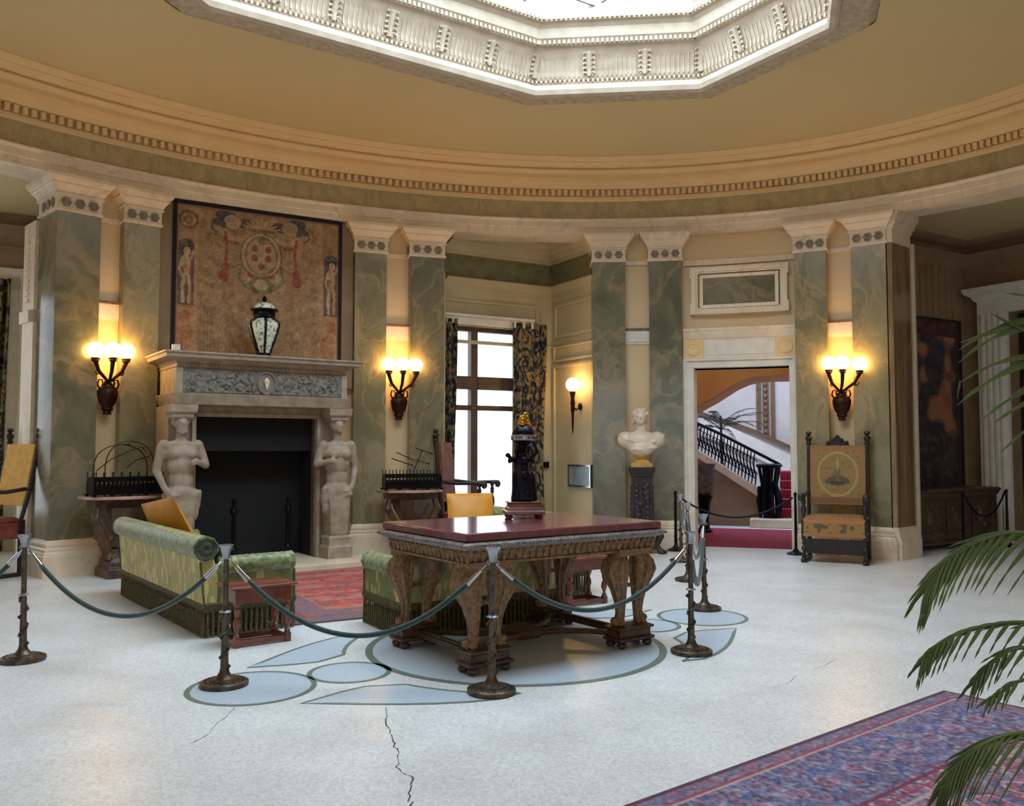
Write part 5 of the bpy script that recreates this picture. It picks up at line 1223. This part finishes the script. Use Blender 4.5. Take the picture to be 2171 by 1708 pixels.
rope('green rope hanging before the doorway, furthest of the bronze posts', posts['f'], posts['g'], .80, .80, .5)
def ironpost(label, px, py, H_=.875):
    p = G(px, py); t = thing('iron_stanchion', label, 'stanchion', p.x, p.y, 0, .3, 'slim black stanchions')
    m = MB(); m.lathe([(.13, 0), (.135, .012), (.10, .03), (.05, .05), (.03, .08)], 8); m.build('foot', X['iron'], t)
    m = MB(); m.lathe([(.024, .06), (.02, .3), (.016, H_ - .05), (.024, H_ - .045), (.024, H_ - .02), (.014, H_), (0, H_)], 10); m.build('pole', X['iron'], t)
    return p
i1 = ironpost('slim black stanchion at the left side of the doorway', 1433, 1167); i2 = ironpost('slim black stanchion between the doorway and the throne chair', 1688, 1175)
i3 = ironpost('slim black stanchion before the dark chest, left of the pair', 2044, 1166); i4 = ironpost('slim black stanchion at the right end of the dark chest', 2137, 1158)
rope('black rope hanging across the open doorway', i1, i2, .82, .82, .50, 'black ropes on slim stanchions', 'iron', .014, False)
rope('black rope hanging in front of the dark chest', i3, i4, .83, .86, .45, 'black ropes on slim stanchions', 'iron', .014, False)
# ---------------------------------------------------------------- high-backed armchairs
def armchair(name, label, x, y, rz, seatm, backm, wood, W_=.64, Dp=.56, sh=.50, bt=1.52, fancy=False, lean=.10, band=.11, ah=.80):
    t = thing(name, label, 'chair', x, y, 0, rz); w, d = W_ / 2, Dp / 2
    for s in (-1, 1):
        m = MB(); m.tube([(s * w, d, 0), (s * w, d, sh), (s * w, d + lean * .5, 1.0), (s * w, d + lean, bt)], .026, 8); m.box(s * w, d + .01, 0, .055, .055, sh); m.build('leg', wood, t, bevel=.004)
        m = MB(); m.box(s * w, -d, 0, .055, .055, .10); m.box(s * w, -d, sh - band - .04, .055, .055, band + .04); turned(m, s * w, -d, .08, sh - band - .02, 1.1); m.build('leg', wood, t, bevel=.003)
        m = MB(); m.bb(s * w - .035, s * w + .035, -d - .05, d + .03, 0, .045); m.ell((s * w, -d - .05, .03), (.04, .05, .03)); m.build('runner', wood, t, bevel=.005)
        m = MB(); turned(m, s * (w + .0), -d + .02, sh - .02, ah, 1.3); m.build('arm_post', wood, t)
        m = MB(); m.tube([(s * w, d + .05, ah + .02), (s * (w + .02), .05, ah - .01), (s * (w + .02), -d * .6, ah), (s * (w + .02), -d - .03, ah), (s * (w + .02), -d - .07, ah - .04)], [.03, .03, .034, .042, .034], 10, .8); m.ell((s * (w + .02), -d - .06, ah - .025), (.045, .045, .055)); m.build('arm', wood, t)
        m = MB(); z = bt; m.lathe([(.036, z - .02), (.04, z), (.026, z + .02), (.036, z + .04), (.05, z + .075), (.03, z + .10), (.018, z + .108), (.042, z + .135), (.032, z + .16), (0, z + .17)], 12, s * w, d + lean); m.build('finial', wood, t)
    m = MB(); m.rsweep(-w + .01, w - .01, -d - .02, d - .02, [(.01, sh - band), (.02, sh - band + .01), (.02, sh - band + .03), (.005, sh - band + .035), (.005, sh - .02), (.02, sh - .015), (.02, sh), (-.02, sh + .03), (-.12, sh + .045)]); st = m.build('seat', seatm, t, bevel=.004)
    m = MB(); m.bb(-w, w, -.02, .02, .10, .15); m.bb(-w, w, -d - .015, -d + .015, .12, sh - band - .03); m.build('stretcher', wood, t, bevel=.004)
    m = MB(); z0, z1 = sh + .16, bt - .03
    k = lambda z: d + lean * .5 * (z - sh) / (1.0 - sh) if z < 1.0 else d + lean * (.5 + .5 * (z - 1.0) / (bt - 1.0))
    m.loops([[(-w + .02, k(z) - .035, z), (w - .02, k(z) - .035, z), (w - .02, k(z) + .02, z), (-w + .02, k(z) + .02, z)] for z in (z0, 1.0, z1)], True, True); bk = m.build('back_panel', backm, t, bevel=.006)
    if fancy:
        P = lambda xx, yy: (lambda q: q.c)(Paint(xx / (2 * w - .06), yy / (z1 - z0 - .04), (150, 118, 66)).put(vnoise(xx, yy, 40, 2) > .62, (124, 98, 58), .7).rect(0, .10, 0, 1, (158, 108, 66), .8).rect(.90, 1, 0, 1, (158, 108, 66), .8).rect(0, 1, .93, 1, (160, 104, 56), .8)
                  .ring(.5, .52, .36, .38, .022, (172, 142, 84)).ring(.5, .52, .30, .32, .008, (150, 118, 60)).ell(.5, .5, .05, .22, (110, 94, 64), .8).ell(.38, .42, .12, .05, (84, 76, 56), .85, .5).ell(.62, .42, .12, .05, (84, 76, 56), .85, -.5).ell(.5, .36, .16, .04, (60, 54, 46), .8).ell(.5, .68, .03, .10, (190, 156, 90), .7).rect(0, 1, 0, .10, (118, 70, 52), .6))
        e = painted('embroidery', X['embroid'], 2 * w - .06, z1 - z0 - .04, 90, 100, P, .004, bk); e.location = (0, k(z0) - .033, z0 + .02); e.rotation_euler = (-math.atan((k(z1) - k(z0)) / (z1 - z0)), 0, 0)
        m = MB(); m.prism([(-.16, bt - .03), (.16, bt - .03), (.14, bt + .0), (.09, bt + .01), (.08, bt + .05), (.04, bt + .07), (.02, bt + .11), (-.02, bt + .11), (-.04, bt + .07), (-.08, bt + .05), (-.09, bt + .01), (-.14, bt + .0)], d + lean - .02, d + lean + .02, 'y')
        for s in (-1, 1): m.ell((s * .12, d + lean - .02, bt + .01), .028, 8, 6); m.ell((s * .05, d + lean - .025, bt + .05), .025, 8, 6)
        m.build('crest', wood, t)
        P2 = lambda xx, yy: Paint(xx, yy, (156, 116, 64)).put((vnoise(xx, yy, 22, 6) > .55) & (yy > .05) & (yy < band - .06), (84, 72, 48), .8).rect(-9, 9, -1, .04, (164, 112, 66)).rect(-9, 9, band - .05, 1, (186, 116, 62)).c
        e = painted('seat_band', X['embroid'], 2 * w - .01, band - .01, 90, 40, P2, .003, st); e.location = (0, -d - .042, sh - band + .005)
    return t
X['tansilk'] = mat('tan_patterned_upholstery', (156, 118, 72), (130, 94, 58), 26, .8)
thr = armchair('throne_chair', 'large carved armchair with an embroidered wreath back before the last pilaster pair', 4.33, 11.66, math.radians(-26), X['tansilk'], X['tansilk'], X['ebony'], .76, .56, .57, 1.57, True, .10, .23, .88)
armchair('armchair', 'dark high-backed armchair with yellow silk back panel at the left picture edge', -6.16, 10.19, math.radians(-27), X['leather'], X['yellowsilk'], X['ebony'], .56, .52, .66, 1.58, False, .20, .22, 1.0)
c = AL.sight(952, 1000, -.62)[0]; p = AL.at(c, -.62)
armchair('armchair', 'dark leather armchair seen side-on against the bright alcove window', p.x + .28, p.y, math.radians(72), X['leather'], X['leather'], X['ebony'], .55, .60, .56, 1.62, False, .10, .11, 1.0)
# ---------------------------------------------------------------- carved chest and hanging tapestry in the right room
x0 = RM.sight(1946, 1100, -.9)[0]; x1 = RM.sight(2118, 1100, -.9)[0]; cxx = (x0 + x1) / 2; p = RM.at(cxx, -.60); hw = min((x1 - x0) / 2, -.10 - cxx)
t = thing('carved_chest', 'dark carved chest standing below the hanging tapestry in the right room', 'chest', p.x, p.y, 0, RM.a)
m = MB(); m.rsweep(-hw, hw, -.27, .27, [(.02, .08), (.03, .12), (0, .15), (0, .78), (.02, .80), (.04, .84)]); m.build('body', X['walnutdark'], t, bevel=.006)
m = MB(); m.rsweep(-hw, hw, -.27, .27, [(.03, .84), (.05, .855), (.05, .89), (.03, .90)]); m.build('lid', X['walnutdark'], t, bevel=.006)
for i in range(3):
    a = -hw + .06 + i * (2 * hw - .12) / 3; b_ = a + (2 * hw - .12) / 3 - .05; m = MB(); pframe(m, a, b_, .22, .72, .04, -.30, -.26); m.ell(((a + b_) / 2, -.275, .47), (.10, .03, .14)); m.ell(((a + b_) / 2 - .08, -.275, .6), (.05, .02, .05)); m.ell(((a + b_) / 2 + .08, -.275, .34), (.05, .02, .05)); m.build('front_panel', X['walnutdark'], t)
for sx in (-1, 1):
    for sy in (-1, 1): m = MB(); m.lathe([(.05, 0), (.07, .03), (.05, .09)], 12, sx * (hw - .06), sy * .2); m.build('foot', X['ebony'], t)
a0, zt0 = RM.sight(1936, 668, -.03); a1, _ = RM.sight(2037, 680, -.03); wd_ = a1 - a0; ht_ = zt0 - .6
def dim(x, y):
    u, v = x / wd_, y / ht_; P = Paint(u, v, (104, 70, 56)); n = vnoise(u, v * 2.4, 6, 3); n2 = vnoise(u, v * 2.4, 15, 8)
    P.put(n > .5, (60, 52, 54)); P.put((n > .5) & (n2 > .55), (44, 40, 46)); P.put((n < .32), (138, 90, 66)); P.put(v < .35 + .1 * n, (42, 38, 42), .8); P.put((v < .4) & (n2 > .6), (74, 62, 50), .8)
    P.ell(.62, .55, .14, .12, (146, 92, 66), .7); P.ell(.35, .72, .14, .08, (48, 44, 54), .8); P.put(v > .90, (62, 38, 36)); P.put((v > .915) & (n2 > .5), (84, 50, 42), .7); P.put((u > .84), (56, 36, 34), .8); P.put((u > .93) | (v > .985), (26, 18, 20)); return P.c * 1.15
o = painted('tapestry', X['tapestrydim'], wd_, ht_, 90, 200, dim, .012); o.location = RM.at((a0 + a1) / 2, -.02, .6); o.rotation_euler = (0, 0, RM.a)
tag(o, 'dark brown and blue tapestry hanging in the room beyond the right opening', 'tapestry')
# ---------------------------------------------------------------- rugs
def orient(x, y, W_, H_):
    e = np.minimum(np.minimum(x, W_ - x), np.minimum(y, H_ - y)); P = Paint(x, y, (136, 110, 122))
    # wavering coordinates make the knotted flowers uneven
    wx = x + .03 * (vnoise(x, y, 9, 1) - .5); wy = y + .03 * (vnoise(x, y, 9, 2) - .5)
    n1, n2, n3, n4 = vnoise(wx, wy, 18, 3), vnoise(wx, wy, 30, 4), vnoise(wx, wy, 12, 5), vnoise(wx, wy, 46, 6)
    P.put(n3 > .55, (96, 104, 140), .8); P.put(n1 > .66, (176, 70, 92), .75); P.put(n2 > .72, (206, 186, 176), .8); P.put(n4 > .78, (60, 76, 124), .8); P.put((n1 < .25), (150, 46, 72), .6); P.put((n2 < .18), (66, 96, 140), .7)
    # paisley drops on a staggered lattice
    cs = .26; gx = np.floor(wx / cs); gy = np.floor(wy / cs); fx = (wx / cs - gx) - .5; fy = (wy / cs - gy) - .5; fx = np.where(gy % 2 > 0, ((fx + 1.0) % 1.0) - .5, fx)
    r = np.sqrt((fx / (.34 + .15 * fy)) ** 2 + (fy / .42) ** 2); P.put((r < 1) & (r > .84), (54, 72, 128), .8); P.put((r < .84) & (r > .62), (204, 176, 172), .65); P.put((r < .62) & (r > .3), (158, 60, 84), .6); P.put(r < .3, (70, 92, 146), .8)
    mb = (e > .12) & (e < .62); P.put(mb, (84, 98, 146), .45); t_ = (np.where(e == x, y, np.where(e == W_ - x, y, x)) / .24) % 1.0
    vine = abs((e - .37) - .13 * np.sin(t_ * 2 * PI)) < .016; P.put(mb & vine, (40, 84, 148), .8)
    rb = np.sqrt(((t_ - .5) * .24) ** 2 + (e - .37) ** 2); P.put(mb & (rb < .06) & (rb > .042), (206, 170, 176), .45); P.put(mb & (rb < .042), (170, 80, 104), .45)
    P.c = P.c * .74 + np.array((156, 134, 142)) * .26 + ((vnoise(x, y, 70, 21) - .5) * 60)[:, None] * np.array((1, .8, .9)) + ((vnoise(x, y, 38, 22) - .5) * 50)[:, None] * np.array((.6, .9, 1.2))
    for a, b, c in ((0, .025, (84, 48, 62)), (.10, .125, (150, 70, 84)), (.125, .14, (196, 170, 160)), (.60, .62, (128, 40, 58)), (.66, .68, (170, 60, 80)), (.72, .74, (196, 170, 160))): P.put((e >= a) & (e < b), c, .75)
    P.put((e > .025) & (e < .10), (120, 104, 128), .5)
    return P.c
a = math.radians(38.2); cr = Vector((2.66, 5.43)); ux = Vector((-math.cos(a), -math.sin(a))); uy = Vector((math.sin(a), -math.cos(a)))
RW_, RH_ = 4.4, 2.9; cc = cr + ux * RW_ / 2 + uy * RH_ / 2
o = painted('rug', X['pile'], RW_, RH_, 560, 370, lambda x, y: orient(x, y, RW_, RH_), .012, None, False); o.location = (cc.x, cc.y, .0005); o.rotation_euler = (0, 0, a)
tag(o, 'blue and pink patterned oriental rug in the lower right corner', 'rug')
def redrug(x, y):
    W_, H_ = 2.75, 3.6; P = Paint(x, y, (182, 74, 66)); n = vnoise(x, y, 7, 1); n2 = vnoise(x, y, 20, 2); e = np.minimum(np.minimum(x, W_ - x), np.minimum(y, H_ - y))
    P.put((n > .62), (190, 96, 78), .6); P.put((n2 > .66) & (n < .5), (84, 92, 92), .75); P.put((abs((y * 2.4) % 1 - .5) < .10) & (n2 > .4), (196, 134, 104), .7); P.put((n2 < .2), (130, 36, 44), .8)
    b = (e < .55); P.put(b, (120, 100, 104), .75); P.put(b & (n2 > .55), (92, 92, 112), .8); P.put(b & (n2 < .3), (150, 84, 76), .8); P.put((e > .24) & (e < .27), (150, 50, 50)); P.put((e > .52) & (e < .55), (170, 120, 100)); P.put(e < .04, (90, 64, 64)); P.put((abs((y * 1.3) % 1 - .5) < .13) & (n > .35) & ~b, (170, 130, 116), .6); P.c = P.c * .8 + np.array((150, 124, 116)) * .2; return P.c
gc = G(645, 1324) + Vector((math.cos(math.radians(29)), math.sin(math.radians(29)), 0)) * 1.2 + Vector((-math.sin(math.radians(29)), math.cos(math.radians(29)), 0)) * 1.8
o = painted('rug', X['pile'], 2.75, 3.6, 160, 210, redrug, .01, None, False); o.location = (gc.x, gc.y, .0005); o.rotation_euler = (0, 0, math.radians(29))
tag(o, 'worn red rug on the floor between the green sofas and the fireplace', 'rug')
# ---------------------------------------------------------------- stair hall: carpet, stair, balustrade, urn and palm
def seg_wall(name, a, b, z0, z1, th, mm):
    a = Vector(a); b = Vector(b); d = b - a; m = MB(); c = (a + b) / 2
    m.box(c.x, c.y, z0, d.length, th, z1 - z0, math.atan2(d.y, d.x)); return S(name, m, mm)
seg_wall('wall_stair_hall.002', (5.35, 13.65), (9.0, 23.5), 0, 7, .2, X['stairwall'])
seg_wall('wall_stair_hall.003', (4.45, 12.72), (5.35, 13.65), 0, 7, .15, X['stairwall'])
cr0 = SH.sight(1440, 1100, 1)[0]
o = MB(); o.bb(-1.4, 1.15, .42, 3.5, 0, .012); o = o.build('carpet', X['red'], None); o.location = SH.o; o.rotation_euler = (0, 0, SH.a)
tag(o, 'crimson carpet on the stair hall floor just beyond the doorway', 'carpet')
st = thing('staircase', 'curving stair with stone side and red carpeted steps beyond the doorway', 'staircase', SH.o.x, SH.o.y, 0, SH.a)
YS = 4.2
def sp(px, py, y=YS): return SH.sight(px, py, y)
pts = [sp(1440, 928), sp(1475, 950), sp(1520, 978), sp(1565, 1007), sp(1606, 1033)]
m = MB(); m.prism([(pts[0][0], 0)] + pts + [(pts[-1][0] + .02, 0)], YS, YS + .18, 'y'); m.build('stair_side', X['brownwall'], st)
m = MB(); q = [(x, z) for x, z in pts]; lo = [(x, z - .17) for x, z in pts]
m.prism(lo + q[::-1], YS - .04, YS + .22, 'y'); m.build('side_capping', X['stone'], st, bevel=.01)
xn = sp(1630, 1000)[0]
m = MB(); m.bb(xn - .35, xn + .78, YS - .35, YS + 1.2, 0, .17); m.build('bottom_step', X['stone'], st, bevel=.02)
for i in range(5):
    m = MB(); m.bb(xn + .18, xn + .9, YS + .05 + .34 * i, YS + 2.3, .17 * (i + 1), .17 * (i + 2)); m.build('carpeted_step', X['red'], st, bevel=.02)
# iron balustrade
bal = thing('iron_balustrade', 'blue-black scrolled iron balustrade of the stair beyond the doorway', 'balustrade', SH.o.x, SH.o.y, 0, SH.a)
hr = [sp(1440, 880), sp(1480, 898), sp(1530, 921), sp(1580, 947), sp(1625, 970), sp(1652, 984)]
m = MB(); m.tube([(x, YS + .09, z) for x, z in hr] + [(hr[-1][0] + .03, YS + .12, hr[-1][1] - .03)], .045, 10, .7); m.build('handrail', X['bluebronze'], bal)
def lerp_path(P, x):
    for (a, b), (c, d) in zip(P[:-1], P[1:]):
        if a <= x <= c: return b + (d - b) * (x - a) / (c - a)
    return P[-1][1]
n = 22
for i in range(n):
    x = hr[0][0] + .1 + (pts[-1][0] - .05 - hr[0][0] - .1) * i / (n - 1); zt_ = lerp_path(hr, x) - .03; zb_ = lerp_path(pts, x) - .02; h = zt_ - zb_
    m = MB(); m.tube([(x, YS + .09, zb_), (x + .02, YS + .09, zb_ + h * .3), (x - .02, YS + .09, zb_ + h * .6), (x, YS + .09, zt_)], [.012, .018, .016, .012], 6)
    m.tube([(x + .05 * math.cos(t_) * (1 - t_ / 9), YS + .08, zb_ + h * .35 + .07 * math.sin(t_)) for t_ in [k * .6 for k in range(11)]], .011, 6)
    m.tube([(x + .045 * math.cos(t_), YS + .10, zb_ + h * .72 + .06 * math.sin(t_)) for t_ in [k * .6 for k in range(9)]], .009, 6)
    m.build('scrolled_baluster', X['bluebronze'], bal)
m = MB(); zt_ = sp(1630, 985)[1]; m.M = Matrix.Translation((xn, YS + .05, 0))
for k in range(9):
    a = 2 * PI * k / 9; m.tube([(.17 * math.cos(a), .17 * math.sin(a), .17), (.20 * math.cos(a), .20 * math.sin(a), .5), (.13 * math.cos(a), .13 * math.sin(a), .8), (.19 * math.cos(a), .19 * math.sin(a), zt_ - .05)], [.03, .05, .035, .03], 8)
    m.ell((.19 * math.cos(a), .19 * math.sin(a), .45 + .12 * (k % 3)), (.05, .05, .09), 8, 6)
m.lathe([(.10, .17), (.09, .5), (.07, .9), (.1, zt_ - .05)], 10); m.build('newel', X['bluebronze'], bal)
m = MB(); m.lathe([(.2, zt_ - .06), (.24, zt_ - .04), (.24, zt_), (.2, zt_ + .02)], 16, xn, YS + .05); m.build('newel_cap', X['bluebronze'], bal)
# sloping dado and panel mouldings on the far stair wall
YW = 8.16
def wp(px, py): return SH.sight(px, py, YW)
m = MB(); m.M = SH.M()
dl = [wp(1470, 868), wp(1545, 890), wp(1600, 910), wp(1690, 950)]; d2 = [(x, z - .09) for x, z in dl]; m.prism(d2 + dl[::-1], YW - .05, YW + .05, 'y')
S('trim_80', m, X['gildtrim'])
m = MB(); m.M = SH.M(); dl = [wp(1470, 880), wp(1545, 903), wp(1600, 928), wp(1690, 972)]; d2 = [(x, z - .45) for x, z in dl]; m.prism(d2 + dl[::-1], YW - .03, YW + .05, 'y'); S('trim_81', m, X['white'])
for i, (a, b, yb, mt) in enumerate(((1604, 1607, 908, 'gildtrim'), (1610, 1612, 908, 'gildtrim'), (1618, 1628, 924, 'gildtrim'), (1635, 1641, 930, 'gildtrim'))):
    xa, z0 = wp(a, yb); xb, z1 = wp(b, 770); m = MB(); m.M = SH.M(); m.bb(xa, xb, YW - .03, YW + .05, z0, z1 + .6)
    if i == 2:
        for k in range(16): m.ell(((xa + xb) / 2, YW - .04, z0 + .1 + k * .14), (.05, .03, .055), 8, 6)
    S('trim_%d' % (82 + i), m, X[mt])
# orange underside of the upper flight
qf = lambda px, py: SH.sight(px, py, 1.6)
P = [qf(1450, 760), qf(1700, 760), qf(1700, 794), qf(1640, 795), qf(1605, 797), qf(1580, 803), qf(1555, 814), qf(1530, 830), qf(1505, 846), qf(1450, 876)]
m = MB(); m.M = SH.M(); m.prism(P, 1.6, 3.1, 'y'); S('ceiling.006', m, X['orangeplaster'], smooth=False)
ux_, uz = SH.sight(1493, 1050, 2.6); p = SH.at(ux_, 2.6); F = Frame(p.x, p.y, SH.a)
t = thing('stone_urn', 'grey carved urn on a black stand inside the doorway', 'urn', p.x, p.y, 0.012, SH.a); zc = F.sight(1493, 1050)[1]; zr = F.sight(1493, 984)[1]
m = MB(); m.lathe([(.14, 0), (.14, .04), (.10, .06), (.08, .2), (.12, zc - .1), (.15, zc - .05), (.15, zc)], 10); m.build('stand', X['iron'], t)
m = MB(); m.lathe([(.10, zc), (.14, zc + .03), (.17, zc + .15), (.185, zc + .35), (.185, zr - .05), (.20, zr - .03), (.20, zr), (.17, zr), (.16, zr - .04), (0, zr - .05)], 20, fl=8, fd=.02); m.build('bowl', X['urnstone'], t)
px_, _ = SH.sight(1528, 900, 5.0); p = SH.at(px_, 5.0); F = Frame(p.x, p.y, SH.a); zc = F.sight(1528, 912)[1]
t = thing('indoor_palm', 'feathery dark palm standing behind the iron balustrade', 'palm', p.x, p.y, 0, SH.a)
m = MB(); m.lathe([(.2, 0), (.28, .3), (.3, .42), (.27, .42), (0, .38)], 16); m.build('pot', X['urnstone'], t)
m = MB(); m.tube([(0, 0, .38), (.02, 0, zc * .6), (0, 0, zc + .3)], [.05, .035, .02], 8); m.build('stem', X['darkleaf'], t)
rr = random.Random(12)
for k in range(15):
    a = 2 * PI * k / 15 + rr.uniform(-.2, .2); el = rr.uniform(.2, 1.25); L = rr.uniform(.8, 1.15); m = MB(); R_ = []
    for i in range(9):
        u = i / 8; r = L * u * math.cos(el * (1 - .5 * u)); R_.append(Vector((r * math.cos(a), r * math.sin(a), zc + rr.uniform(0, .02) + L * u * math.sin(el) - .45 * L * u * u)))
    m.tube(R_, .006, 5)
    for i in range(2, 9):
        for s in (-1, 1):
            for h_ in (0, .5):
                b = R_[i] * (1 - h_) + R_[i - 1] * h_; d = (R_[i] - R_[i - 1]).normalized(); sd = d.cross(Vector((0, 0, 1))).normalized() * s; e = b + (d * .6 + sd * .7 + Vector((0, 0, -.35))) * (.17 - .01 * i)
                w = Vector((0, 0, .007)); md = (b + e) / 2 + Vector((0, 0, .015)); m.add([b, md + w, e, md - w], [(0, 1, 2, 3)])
    m.build('frond', X['darkleaf'], t, smooth=False)
# ---------------------------------------------------------------- big palm in the right foreground
PX_, PY_ = 2.85, 3.05
t = thing('potted_palm', 'large green potted palm whose arching fronds enter at the right edge', 'palm', PX_, PY_, .0125)
org = Vector((PX_, PY_, .0125))
m = MB(); m.lathe([(.22, 0), (.24, .02), (.33, .40), (.36, .46), (.36, .50), (.32, .50), (.30, .44), (0, .43)], 24); m.build('pot', X['urnstone'], t)
def scr(px, py, Y):
    r = ray(px, py); k = Y / r.y; return Vector((r.x * k, r.y * k, EYE + r.z * k)) - org
def blade(m, a, b, w, droop=.12, n=7, twist=0.0):
    """one folded, tapering leaflet from a to b"""
    a = Vector(a); b = Vector(b); L = (b - a).length; d = (b - a).normalized(); sd = d.cross(Vector((0, -1, .25))).normalized(); up = sd.cross(d).normalized()
    V = []; 
    for i in range(n + 1):
        u = i / n; c = a + (b - a) * u + Vector((0, 0, 1)) * (L * droop * 4 * u * (1 - u)); ww = w * (math.sin(PI * min(1, u * 1.15 + .12)) ** .7 if u < .78 else max(.02, (1 - u) / .22 * .72))
        V += [c + sd * ww + up * ww * .35, c, c - sd * ww + up * ww * .35]
    m.add(V, [(3 * i + k, 3 * i + k + 1, 3 * i + k + 4, 3 * i + k + 3) for i in range(n) for k in (0, 1)])
def stemto(m, p, tan=None):
    a = Vector((.0, 0, .44)); h = max(.35, (p - a).length * .45); tan = (tan or Vector((-.6, 0, .5))).normalized(); b = a + Vector((0, 0, h)); c = p - tan * h; Q = []
    for i in range(19): u = i / 18; Q.append(a * (1 - u) ** 3 + b * 3 * u * (1 - u) ** 2 + c * 3 * u * u * (1 - u) + p * u ** 3)
    m.tube(Q, [.013 - .007 * i / 18 for i in range(19)], 6)
    return Q
# upper frond: long single leaflets sweeping to the left
A = MB(); Y = 2.9; rach = [scr(2290, 560, Y), scr(2270, 680, Y), scr(2262, 760, Y), scr(2275, 860, Y)]
A.tube(rach, .006, 6); stemto(A, scr(2275, 860, Y), Vector((-.1, 0, 1)))
for (x0, y0), (x1, y1), w, dr in (((2275, 650), (2131, 621), .009, .02), ((2275, 735), (2100, 664), .011, -.04), ((2265, 690), (2033, 742), .013, .12), ((2270, 715), (2031, 770), .012, .16), ((2265, 760), (2028, 860), .013, .10),
                              ((2270, 790), (2083, 888), .013, .06), ((2270, 815), (2106, 896), .012, .04), ((2280, 700), (2036, 726), .011, .06), ((2270, 770), (2034, 812), .011, .12), ((2280, 850), (2120, 960), .010, .05)):
    blade(A, scr(x0, y0, Y), scr(x1, y1, Y - .05), w, dr)
blade(A, scr(2036, 806, Y - .05), scr(2029, 845, Y - .05), .003, 0)
A.build('frond', X['leaf'], t, ang=3, solid=.0015)
def frond(path, Y, ln, n, w, seed, up=.3, matn='leaf'):
    rr = random.Random(seed); P = [scr(x, y, Y + .02 * i) for i, (x, y) in enumerate(path)]
    # smooth path
    Q = []
    for i in range(len(P) - 1):
        p0, p1, p2, p3 = P[max(i - 1, 0)], P[i], P[i + 1], P[min(i + 2, len(P) - 1)]
        for k in range(8):
            u = k / 8; Q.append(.5 * ((2 * p1) + (p2 - p0) * u + (2 * p0 - 5 * p1 + 4 * p2 - p3) * u * u + (3 * p1 - p0 - 3 * p2 + p3) * u ** 3))
    Q.append(P[-1]); N_ = len(Q) - 1; m = MB(); m.tube(Q, [.006 - .0045 * i / N_ for i in range(N_ + 1)], 6); SQ = stemto(m, Q[0], Q[1] - Q[0])
    for i in range(8, 19):                    # leaflets go on down the arching stalk
        d = (SQ[i] - SQ[i - 1]).normalized(); L = ln * (.45 + .05 * (i - 8))
        for s in (-1, 1): blade(m, SQ[i], SQ[i] + (d * .7 + Vector((.1, s * .8, -.45))).normalized() * L, w, .07)
    for i in range(n):
        u = .10 + .90 * i / (n - 1); j = min(int(u * N_), N_ - 1); b = Q[j] + (Q[j + 1] - Q[j]) * (u * N_ - j); d = (Q[j + 1] - Q[j]).normalized(); L = ln * (1.0 - .45 * abs(u - .35)) * rr.uniform(.88, 1.12)
        for s, mix_ in ((0, 1.0), (1, up)):
            dirv = (d * (.75 if s == 0 else 1.05) + Vector((-.12, -.25 if s == 0 else .25, -1.0 * mix_))).normalized(); e = b + dirv * L * (1 if s == 0 else .9); blade(m, b, e, w * rr.uniform(.85, 1.1), .07)
    m.build('frond', X[matn], t, ang=3, solid=.0015)
frond([(2420, 1260), (2300, 1165), (2171, 1128), (2080, 1146), (2010, 1190), (1972, 1235)], 2.75, .25, 20, .0085, 1, .4)
frond([(2420, 1420), (2300, 1345), (2171, 1318), (2060, 1333), (1995, 1365), (1962, 1395)], 2.7, .145, 19, .0065, 2, .35)
frond([(2400, 1480), (2290, 1395), (2171, 1372), (2110, 1400), (2070, 1440)], 2.6, .135, 13, .006, 3, .35)
frond([(2400, 1520), (2290, 1430), (2171, 1440), (2130, 1462), (2100, 1480)], 2.55, .09, 9, .006, 5, .35)
frond([(2420, 1660), (2300, 1570), (2171, 1552), (2090, 1575), (2030, 1625), (1998, 1668)], 2.5, .23, 22, .006, 4, .5)
